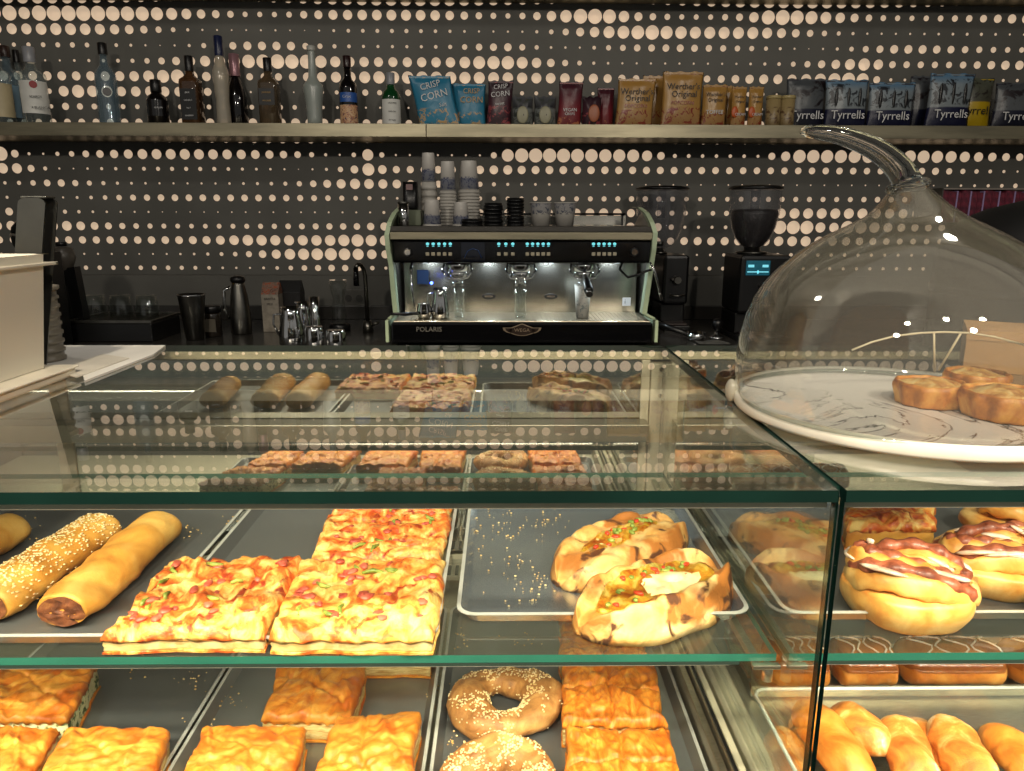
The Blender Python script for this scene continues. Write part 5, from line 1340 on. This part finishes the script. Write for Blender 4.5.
CPU = bands('cup_band_up', [(0, S(176, 172, 166)), (.55, S(196, 192, 184)), (.6, S(170, 168, 166)), (1, S(150, 148, 150))], patch=(S(92, 96, 110), .5, .97), scale=80)
cup_up('upright cup with dark lace print at its rim, left of the two', 541, 203, 22, 17, 2.76, CPU); cup_up('upright cup with dark lace print at its rim, right of the two', 565, 203, 23, 17, 2.76, CPU)
def lids(label, x, y0, w, Y, n, wob=0, h0=0):
    X = PY(x, y0, Y).x; H = PY(x, y0, Y).z-ztop; r = w*mpp(x, y0, Y)/2; t = thing('lid_stack', label, 'cup lids', (X, Y, ztop+.0005), 'stacks of black cup lids')
    for i in range(n):
        z = H*i/n; s_ = H/n; rr = r*(1+wob*math.sin(i*2.1))
        B().lathe([(rr, 0), (rr, s_*.35), (rr*.95, s_*.4), (rr*.93, s_*.96), (rr*.8, s_*.98)], (X+wob*.02*math.sin(i*1.7), Y, ztop+.0005+z), 28).obj('cup_lid', LIDB, t)
lids('low flat pile of black cup lids at the front of the machine top', 472, 219, 22, 2.70, 2)
lids('untidy stack of black cup lids in the middle', 493, 203, 20, 2.78, 6, .06)
lids('straight tall stack of black cups and lids', 515.5, 198, 18, 2.78, 8)
X = PY(410, 218, 2.8).x; t = thing('sugar_box', 'beige box with a black pot on it at the left end of the machine top', 'box', (X, 2.8, ztop+.0005))
B().box(X-.042, X+.045, 2.76, 2.85, ztop+.0005, PY(410, 210, 2.8).z, .003).obj('beige_box', M('box_beige', S(120, 128, 106), .5), t)
z_ = PY(410, 210, 2.8).z+.0005
B().lathe([(.024, 0), (.028, .01), (.027, PY(410, 182, 2.8).z-z_)], (X+.005, 2.8, z_), 24, sq=4).obj('black_pot', BLACK, t)
p = PY(410, 187, 2.77); B().box(X-.008, X+.016, 2.7700, 2.7730, p.z-.010, p.z+.010).obj('pot_label', M('label_rose', S(140, 110, 110), .5), t)
X = PY(399.5, 215, 2.66).x; t = thing('small_glass', 'small metal tumbler at the left corner of the machine top', 'tumbler', (X+.012, 2.68, ztop))
B().lathe([(.016, 0), (.018, .002), (.020, .082), (.0185, .082), (.015, .004)], (X+.012, 2.68, ztop+.0005), 24).obj('tumbler_wall', CHROME, t); B().lathe([(.0205, .078), (.0205, .083)], (X+.012, 2.68, ztop+.0005), 24, False).obj('rim', STEELD, t)

# things under the groups
zt2 = zbase1+.0025
def tumbler(label, x, ytop, w, Y, mat, name='glass_tumbler', cat='glass', grp=None, taper=.9):
    X = PY(x, ytop, Y).x; H = PY(x, ytop, Y).z-zt2; r = w*mpp(x, ytop, Y)/2
    t = thing(name, label, cat, (X, Y, zt2), grp)
    B().lathe([(r*taper, 0), (r, H), (r-.0018, H), (r*taper-.0018, .004)], (X, Y, zt2), 28).obj('wall', mat, t)
    B().tube([(X+(r-.001)*math.cos(a), Y+(r-.001)*math.sin(a), zt2+H) for a in [2*PI*i/28 for i in range(29)]], .0014, 6, cap=False).obj('rim', mat, t)
    return t
tumbler('small glass tumbler under the left group head', 459, 289, 11.5, YM+.05, GLASSC, grp='glass tumblers on the drip tray')
tumbler('small glass tumbler under the middle group head', 520.5, 289, 13, YM+.05, GLASSC, grp='glass tumblers on the drip tray')
tumbler('printed paper cup on the drip tray under the right group head', 583, 285, 17, YM+.05, CUPM, 'paper_cup', 'paper cup', taper=.72)
def pitcher(label, x, ytop, w, Y, zb_, mat=CHROME, H=None, s=1, prof=None):
    X = PY(x, ytop, Y).x; H = H or PY(x, ytop, Y).z-zb_; r = w*mpp(x, ytop, Y)/2
    t = thing('milk_pitcher', label, 'milk pitcher', (X, Y, zb_), 'steel milk pitchers')
    pr = prof or [(.92, 0), (1, .03), (1, .3), (.86, .6), (.74, .8), (.80, 1), (.77, 1), (.70, .8)]
    B().lathe([(r*a, H*z) for a, z in pr], (X, Y, zb_), 32).obj('pitcher_body', mat, t)
    b = B(); b.tube([(X+s*r*.75, Y, zb_+H*.82), (X+s*r*1.35, Y, zb_+H*.80), (X+s*r*1.42, Y, zb_+H*.55), (X+s*r*1.0, Y, zb_+H*.25)], .004, 8); b.obj('handle', mat, t)
    b = B(); b.tube([(X-s*r*.62, Y-.005, zb_+H*.93), (X-s*r*.95, Y-.008, zb_+H*1.03)], [.010, .004], 8, flat=.5); b.obj('spout', mat, t)
pitcher('steel milk pitcher standing on the drip tray by the blue light', 440, 288, 18, YM+.04, zt2, s=-1)
X = PY(423, 300, YM).x; t = thing('tamper_cup', 'small chrome dosing cup on the drip tray at the left', 'cup', (X, YM+.03, zt2))
B().lathe([(.020, 0), (.026, .01), (.027, .03), (.022, .05), (.024, .055), (.021, .055)], (X, YM+.03, zt2), 24).obj('cup_wall', CHROME, t)
B().tube([(X-.02, YM+.01, zt2+.02), (X-.06, YM-.03, zt2+.022), (X-.11, YM-.05, zt2+.026)], [.006, .007, .004], 8).obj('handle', BLACK, t)

# ================================================================ coffee grinders
BEAN = food('coffee_beans', [(.4, S(12, 8, 7)), (.6, S(30, 20, 16))], scale=90, bmp=1, bscale=120, rough=.3)
HOP = pane_mat('hopper_plastic', (.86, .86, .88, 1), gain=.9, body=.06, bodycol=S(170, 170, 176))
def grinder(label, x0, x1, Y, lidx, beans, screen):
    xm = (x0+x1)/2; X = PY(lidx, 230, Y).x; Wb = (x1-x0)*mpp(xm, 300, Y)/2; Xb = PY(xm, 300, Y).x
    zl = PY(lidx, 189, Y).z; zt_ = PY(xm, 254, Y).z; zh = PY(xm, 250, Y).z
    t = thing('coffee_grinder', label, 'coffee grinder', (Xb, Y, CT), 'coffee grinders')
    b = B(); b.box(Xb-Wb, Xb+Wb, Y-.10, Y+.12, CT+.10, zt_, .012); b.obj('motor_body', BLACK, t)
    B().box(Xb-Wb*.95, Xb+Wb*.95, Y-.06, Y+.12, CT+.02, CT+.0995, .006).obj('lower_body', BLACK, t)
    B().box(Xb-Wb, Xb+Wb, Y-.16, Y+.12, CT, CT+.0195, .004).obj('base_plate', BLACK, t)
    B().lathe([(Wb*.55, 0), (Wb*.62, .003), (Wb*.62, .008), (Wb*.35, .010), (Wb*.30, .026)], (X, Y+.01, zt_+.0005), 28).obj('collar', STEELD, t)
    H = zl-zh; R = 25.5*mpp(lidx, 200, Y)
    pr = [(.018, 0), (.022, .01), (R*.44, H*.08), (R*.66, H*.20), (R*.84, H*.38), (R*.95, H*.60), (R*.99, H*.8), (R*.98, H*1.0)]
    hz = zt_+.012
    hop = B().lathe(pr, (X, Y+.01, hz), 40, False).obj('hopper', HOP, t)
    B().lathe([(R*.98, 0), (R*1.04, .002), (R*1.04, .008), (R*.9, .014), (R*.3, .018), (.0, .018)], (X, Y+.01, hz+H+.0005), 40).obj('hopper_lid', BLACK, t)
    if beans:
        z6 = H*.68
        b = B(); q_ = [(r-.003, z) for r, z in pr if z < z6]; b.lathe(q_+[(R*.88, z6*.97), (R*.80, z6), (R*.3, z6*.94), (0.002, z6*.90)], (X, Y+.01, hz+.001), 40); b.obj('beans', BEAN, t)
    else:
        b = B(); b.tube([(X, Y+.01, hz+.02), (X, Y+.01, hz+H*.16)], [.014, .018], 12); b.obj('throat', STEELD, t)
    b = B(); b.cyl((X, Y+.01, hz+H*.55), (X, Y+.01, hz+H), .018); b.obj('inner_tube', HOP, t)
    if screen:
        p = PY(758, 268, Y-.102); wd, hh = 11.5*mpp(758, 268, Y), 7*mpp(758, 268, Y)
        s_ = B().box(p.x-wd, p.x+wd, Y-.1045, Y-.1005, p.z-hh, p.z+hh, .001).obj('screen', M('screen_cyan', S(22, 78, 92), .2, emit=.7, col2=S(14, 50, 62), scale=60), t)
        b = B(); b.box(p.x-wd*.85, p.x-wd*.35, Y-.1052, Y-.1046, p.z+hh*.1, p.z+hh*.45); b.box(p.x+wd*.35, p.x+wd*.85, Y-.1052, Y-.1046, p.z+hh*.1, p.z+hh*.45); b.box(p.x-wd*.9, p.x+wd*.9, Y-.1052, Y-.1046, p.z-hh*.6, p.z-hh*.45); b.box(p.x-wd*.06, p.x+wd*.06, Y-.1052, Y-.1046, p.z-hh*.8, p.z-hh*.3)
        b.obj('screen_symbols', M('screen_glyph', S(120, 210, 226), .3, emit=.9), s_)
    zf_ = CT+.20
    b = B(); b.cyl((Xb, Y-.10, zf_), (Xb, Y-.135, zf_), .018, .014); b.cyl((Xb-.02, Y-.10, zf_+.004), (Xb-.02, Y-.13, zf_+.004), .004); b.obj('portafilter_fork', STEELD, t)
    b = B(); b.tube([(Xb-.03, Y-.13, zf_-.06), (Xb, Y-.14, zf_-.062), (Xb+.03, Y-.13, zf_-.06)], .004, 8); b.obj('cradle', STEELD, t)
    b = B(); b.box(Xb-Wb*.8, Xb+Wb*.8, Y-.155, Y-.065, CT+.02, CT+.028, .003); b.obj('grounds_tray', M('tray_brown', S(48, 34, 30), .4), t)
grinder('black coffee grinder with empty clear hopper beside the espresso machine', 657, 682, 3.10, 661, False, False)
grinder('black coffee grinder with full bean hopper and glowing cyan screen', 730, 779, 2.80, 754, True, True)
# clutter between the grinders
X = PY(695, 330, 2.72).x
t = thing('portafilter', 'spare portafilter with black handle lying between the grinders', 'portafilter', (X, 2.7, CT))
B().lathe([(.028, 0), (.034, .006), (.036, .03), (.033, .03), (.026, .008)], (X+.0, 2.70, CT+.0005), 28).obj('basket', CHROME, t); B().tube([(X-.03, 2.71, CT+.022), (X-.09, 2.76, CT+.04), (X-.13, 2.79, CT+.052)], [.008, .012, .011], 12).obj('handle', BLACK, t)
X = PY(717, 328, 2.74).x; t = thing('tamper', 'chrome and black coffee tamper by the right grinder', 'tamper', (X, 2.74, CT))
B().lathe([(.029, 0), (.029, .008), (.010, .014), (.008, .03)], (X, 2.74, CT+.0005), 28).obj('tamper_base', CHROME, t); B().lathe([(.009, .0305), (.019, .05), (.020, .065), (.012, .074), (0, .075)], (X, 2.74, CT+.0005), 24).obj('tamper_grip', BLACK, t)
X = PY(708, 338, 2.66).x; t = thing('napkin_pad', 'folded grey cloth on the counter between the grinders', 'cloth', (X, 2.62, CT))
o = None
bpy.data.objects.remove(t)
b = B(); b.grid(lambda u, v: Vector((X-.05+.11*u, 2.58+.08*v, CT+.006+.003*math.sin(u*7)*math.sin(v*5))), 16, 12); bmesh.ops.solidify(b.bm, geom=b.bm.faces[:], thickness=.005)
solid('folded_cloth', 'folded grey cloth on the counter between the grinders', 'cloth', b, M('grey_cloth', S(120, 118, 112), .8))

# ================================================================ left part of the back counter
Z1 = CT+.0005
def pot(label, x, ytop, w, Y, prof, mat, name, cat, extra=None, zbase=Z1, part='body'):
    X = PY(x, (ytop+335)/2, Y).x; H = PY(x, ytop, Y).z-zbase; r = w*mpp(x, 315, Y)/2
    t = thing(name, label, cat, (X, Y, zbase)); B().lathe([(r*a, H*z) for a, z in prof], (X, Y, zbase), 36).obj(part, mat, t); return t, X, H, r
t, X, H, r = pot('tall steel cocktail shaker tin left of the dark jar', 193, 294, 26, 2.72, [(.62, 0), (.66, .01), (.98, .96), (1.02, 1), (.97, 1), (.64, .03)], STEELD, 'shaker_tin', 'shaker'); B().lathe([(r*1.0, 0), (r*1.04, .003), (r*1.0, .006)], (X, 2.72, Z1+H-.006), 36, False).obj('rim', CHROME, t)
t, X, H, r = pot('small dark glass jar with black lid beside the shaker', 213, 312, 17, 2.8, [(.9, 0), (1, .04), (1, .9), (.9, 1)], M('jar_dark', S(40, 34, 28), .12, coat=.5), 'jar', 'jar'); B().lathe([(r*1.05, 0), (r*1.05, .022), (r*.95, .025)], (X, 2.8, Z1+H), 28).obj('lid', BLACK, t); b = B().box(X-r*.7, X+r*.7, 2.8-r*1.04, 2.8-r*.97, Z1+.02, Z1+H*.75); b.obj('paper_label', M('label_dim', S(84, 78, 66), .6), t)
t, X, H, r = pot('tall steel thermal jug with curved handle', 240, 282, 20, 2.86, [(.92, 0), (1, .02), (1, .35), (.84, .72), (.62, .94), (.60, 1)], STEELD, 'thermal_jug', 'jug')
B().lathe([(r*.66, 0), (r*.74, .008), (r*.70, .018), (r*.3, .024)], (X, 2.86, Z1+H), 28).obj('lid', BLACK, t); B().tube([(X-r*.6, 2.84, Z1+H*.92), (X-r*1.15, 2.83, Z1+H*.85), (X-r*1.25, 2.83, Z1+H*.5), (X-r*.98, 2.84, Z1+H*.3)], .006, 10).obj('handle', CHROME, t)
# cartons
def carton(label, x0, x1, ytop, Y, col, top, txts, d=.07, name='carton'):
    X0_, X1_ = PY(x0, 310, Y).x, PY(x1, 310, Y).x; zt_ = PY(x0, ytop, Y).z; zg = zt_-.045
    t = thing(name, label, 'carton', ((X0_+X1_)/2, Y+d/2, Z1))
    B().box(X0_, X1_, Y, Y+d, Z1, zg, .001).obj('carton_body', col, t)
    b = B(); b.prism([(Y, zg+.0003), (Y+d, zg+.0003), (Y+d/2+.003, zt_), (Y+d/2-.003, zt_)], 'x', X0_, X1_); b.obj('gable_top', top, t, False)
    for i, (s_, fz) in enumerate(txts): text(t, s_, ((X0_+X1_)/2, Y-.0012, Z1+(zg-Z1)*fz), .013, LETB, wide=.9)
carton('white milk carton with orange-red pattern at its top', 262, 279, 283, 2.9, M('carton_white', S(150, 142, 128), .5, scale=40, col2=S(128, 120, 108)), food('carton_red', [(.42, S(150, 70, 40)), (.52, S(120, 110, 96)), (.6, S(96, 40, 24))], scale=60, bmp=0), (('BARISTA', .88), ('MILK', .74)))
carton('black carton beside the white milk carton', 279, 301, 281, 2.96, M('carton_black', S(22, 20, 20), .35), BLACK, ())
pitcher('largest steel milk pitcher in front of the cartons', 290, 307, 25, 2.60, Z1, s=-1)
pitcher('steel milk pitcher behind the largest one', 303, 302, 17, 2.76, Z1, s=1)
t, X, H, r = pot('slim steel measuring cup standing behind the upturned cups', 315, 297, 10, 2.72, [(.9, 0), (1, .02), (1, .55), (.8, .62), (1.02, 1), (.95, 1), (.7, .66)], CHROME, 'jigger', 'measuring cup')
for lab, x, yt, w in (('upturned small steel cup, left one of the pair', 314, 326, 19), ('upturned small steel cup, right one of the pair', 335.5, 329.5, 20)):
    X = PY(x, 330, 2.56).x; H = PY(x, yt, 2.56).z-Z1; r = w*mpp(x, 330, 2.56)/2; t = thing('steel_cup', lab, 'cup', (X, 2.56, Z1), 'upturned small steel cups')
    B().lathe([(r*.97, 0), (r, .003), (r*.98, H*.8), (r*.9, H*.97), (r*.8, H), (0.0005, H)], (X, 2.56, Z1), 36).obj('cup_wall', CHROME, t); B().lathe([(r*1.02, 0), (r*1.03, .0015), (r*1.02, .003)], (X, 2.56, Z1), 36, False).obj('rim', STEELD, t)
t, X, H, r = pot('tall clear glass blender jug near the tap', 339, 280, 17, 2.95, [(1.0, 0), (1.05, .03), (.85, .2), (.78, .5), (.62, .62), (.9, .80), (1.0, 1)], GLASSC, 'glass_jug', 'jug'); B().lathe([(r*1.2, -.0), (r*1.25, .02), (r*1.0, .03)], (X, 2.95, Z1), 28).obj('dark_base', BLACK, t)
# tap
X = PY(368, 330, 2.9).x; zt_ = PY(368, 264, 2.9).z; t = thing('water_tap', 'tall dark steel tap with downturned spout left of the machine', 'tap', (X, 2.9, CT))
B().cyl((X, 2.9, CT), (X, 2.9, CT+.045), .022, .016).obj('tap_base', STEELD, t)
B().tube([(X, 2.9, CT+.0455), (X-.002, 2.9, zt_-.05), (X-.006, 2.895, zt_-.02), (X-.014, 2.88, zt_-.002), (X-.022, 2.86, zt_), (X-.028, 2.85, zt_-.012)], .008, 12).obj('spout', STEELD, t)
B().tube([(X-.028, 2.85, zt_-.0125), (X-.028, 2.848, zt_-.08)], [.010, .011], 12).obj('spray_head', BLACKG, t); B().cyl((X+.018, 2.9, CT+.03), (X+.045, 2.9, CT+.038), .006, .005).obj('lever', STEELD, t)
# wall socket
p = PY(354, 298, D); t = thing('wall_socket', 'grey double wall socket behind the glass jug', 'socket', (p.x, D-.004, p.z-.04))
B().box(p.x-.05, p.x+.05, D-.010, D-.0022, p.z-.038, p.z+.038, .002).obj('faceplate', M('socket_grey', S(84, 82, 76), .4), t)
for dx in (-.022, .026): B().cyl((p.x+dx, D-.0102, p.z), (p.x+dx, D-.013, p.z), .016).obj('outlet', M('socket_dark', S(58, 56, 52), .4), t)
# drying rack with upturned glasses, dark tray
x0_, x1_ = PY(75, 330, 2.70).x, PY(157, 330, 2.70).x
t = thing('drip_tray', 'black drip tray under the upturned glasses at the left', 'tray', ((x0_+x1_)/2, 2.75, Z1))
zt_ = PY(110, 319, 2.68).z-.002
B().box(x0_, x1_, 2.66, 2.90, Z1, zt_-.012, .003).obj('tray_body', BLACK, t)
b = B(); b.box(x0_-.004, x1_+.004, 2.655, 2.665, zt_-.0115, zt_, .002); b.box(x0_-.004, x1_+.004, 2.895, 2.905, zt_-.0115, zt_, .002); b.box(x0_-.004, x0_+.006, 2.666, 2.894, zt_-.0115, zt_, .002); b.box(x1_-.006, x1_+.004, 2.666, 2.894, zt_-.0115, zt_, .002); b.obj('rim', STEELD, t)
b = B()
for i in range(18): x = x0_+.02+i*(x1_-x0_-.04)/17; b.box(x-.002, x+.002, 2.67, 2.89, zt_-.0112, zt_-.006)
b.obj('grid_bars', STEELD, t)
for i, (lab, x) in enumerate((('upturned glass on the drip tray, nearest the tub', 95), ('upturned glass on the drip tray, middle one', 121), ('upturned glass on the drip tray, nearest the shaker', 147))):
    X = PY(x, 305, 2.80).x; H = PY(x, 295, 2.80).z-(zt_-.0055); r = 11*mpp(x, 305, 2.8)
    t = thing('drinking_glass', lab, 'glass', (X, 2.80, zt_-.0055), 'upturned glasses on the drip tray')
    B().lathe([(r, 0), (r*.98, H*.5), (r*.82, H*.97), (r*.7, H), (.0005, H), (.0005, H-.006), (r*.68, H-.006), (r*.8, H*.9), (r*.95, H*.5), (r*.97, 0)], (X, 2.80, zt_-.0055), 32, False).obj('glass_wall', GLASSC, t)
    B().lathe([(r*.84, H-.004), (r*.86, H-.002), (r*.8, H+.001), (r*.3, H+.0015)], (X, 2.80, zt_-.0055), 32, False).obj('thick_base', GLASSC, t)
# grey cone dispenser with black stand
X = PY(68, 270, 2.74).x; z0_ = PY(68, 243, 2.74).z
t = thing('funnel_dispenser', 'grey cone dispenser on a black stand behind the tub', 'dispenser', (X, 2.74, Z1))
zz_ = PY(68, 272, 2.74).z
B().lathe([(.012, 0), (.026, .01), (.040, zz_*0+.05), (.034, z0_-zz_-.02), (.022, z0_-zz_-.014)], (X-.01, 2.74, zz_), 28).obj('grey_cone', M('cone_grey', S(92, 86, 78), .35), t)
B().lathe([(.018, 0), (.019, .014), (.016, .016)], (X-.012, 2.74, z0_-.012), 20).obj('cap', BLACK, t)
b = B(); b.prism([(X-.035, zz_+.012), (X+.035, zz_+.02), (X+.052, Z1), (X+.018, Z1), (X+.0, zz_-.05), (X-.035, zz_-.03)], 'y', 2.72, 2.76); b.obj('stand', BLACK, t, False)
B().box(X-.06, X-.012, 2.70, 2.78, Z1, zz_-.01, .006).obj('motor_block', BLACK, t)
# round black kettle behind the tub
X = PY(20, 236, 2.5).x; zc_ = PY(20, 236, 2.5).z
t = thing('round_kettle', 'round glossy black lidded pot behind the tub at the left edge', 'pot', (X, 2.55, Z1))
rr_ = 16.5*mpp(20, 236, 2.5)
B().lathe([(rr_*.7, -.055), (rr_*.95, -.03), (rr_, -.004), (rr_, .0)], (X, 2.55, zc_), 36).obj('pot_body', BLACKG, t)
B().lathe([(rr_*1.01, .0005), (rr_*1.01, .006), (rr_*.98, .0065)], (X, 2.55, zc_), 36).obj('steel_band', CHROME, t)
B().lathe([(rr_*.98, .007), (rr_*.9, .028), (rr_*.6, .048), (rr_*.25, .056), (.001, .057)], (X, 2.55, zc_), 36).obj('domed_lid', BLACKG, t)
B().box(X-.07, X+.06, 2.50, 2.62, Z1, zc_-.0555, .006).obj('stand', BLACK, t)
# ---------------------------------------------------------------- right: striped box rack and black hood
y_ = 3.10; xa_, xb_ = PY(944, 190, y_).x, xr-.02; zt_ = PY(985, 189.5, y_).z; zq = PY(985, 222, y_).z
t = thing('box_rack', 'wall rack filled with upright maroon tea boxes at the right', 'rack', ((xa_+xb_)/2, 3.2, zq))
B().box(xa_, xb_, y_, D-.003, zq-.012, zq-.001, .001).obj('rack_floor', STEELD, t); B().box(xa_, xb_, y_+.02, D-.003, zt_, zt_+.006, .001).obj('rack_top', M('rack_top', S(150, 140, 132), .4), t)
B().box(xa_-.006, xa_-.0005, y_, D-.003, zq-.012, zt_+.006).obj('rack_side', STEELD, t)
MAR = M('tea_box_maroon', S(124, 44, 62), .4, scale=50, col2=S(76, 30, 46)); LIL = M('tea_box_stripe', S(170, 150, 196), .4)
ORD = ['first', 'second', 'third', 'fourth', 'fifth', 'sixth', 'seventh', 'eighth', 'ninth', 'tenth', 'eleventh', 'twelfth']
x = xa_+.004
for i in range(12):
    wd = .030+.008*math.sin(i*2.3)
    tt = thing('tea_box', '%s maroon tea box from the left in the wall rack, %s' % (ORD[i], 'pale lilac edge' if i % 2 else 'plain edge'), 'box', (x+wd/2, y_+.06, zq), 'maroon tea boxes in the wall rack')
    B().box(x, x+wd-.008, y_+.012, D-.02, zq-.0008, zt_-.004-.004*(i % 3)).obj('box_body', MAR, tt); B().box(x+wd-.0075, x+wd-.002, y_+.010, D-.02, zq-.0008, zt_-.006).obj('pale_edge' if i % 2 else 'edge', LIL if i % 2 else MAR, tt)
    x += wd
yh = 2.0; p = PY(1062, 196, yh)
t = thing('black_hood', 'large rounded black machine hood at the right edge behind the dome', 'machine hood', (p.x, yh, 0))
R1 = (p.x-PY(952, 240, yh).x)
B().lathe([(R1*.98, 0), (R1, .02), (R1*1.0, p.z-.17), (R1*.93, p.z-.10), (R1*.80, p.z-.062), (R1*.60, p.z-.034), (R1*.32, p.z-.012), (.001, p.z)], (p.x, yh, 0), 64).obj('hood_shell', M('hood_black', S(9, 9, 10), .6), t)
B().lathe([(R1*1.01, p.z-.26), (R1*1.02, p.z-.255), (R1*1.02, p.z-.245), (R1*1.01, p.z-.24)], (p.x, yh, 0), 64, False).obj('seam_ring', BLACK, t)

# ---------------------------------------------------------------- tidy helper properties away
for o in C.objects:
    if '_l' in o: del o['_l']
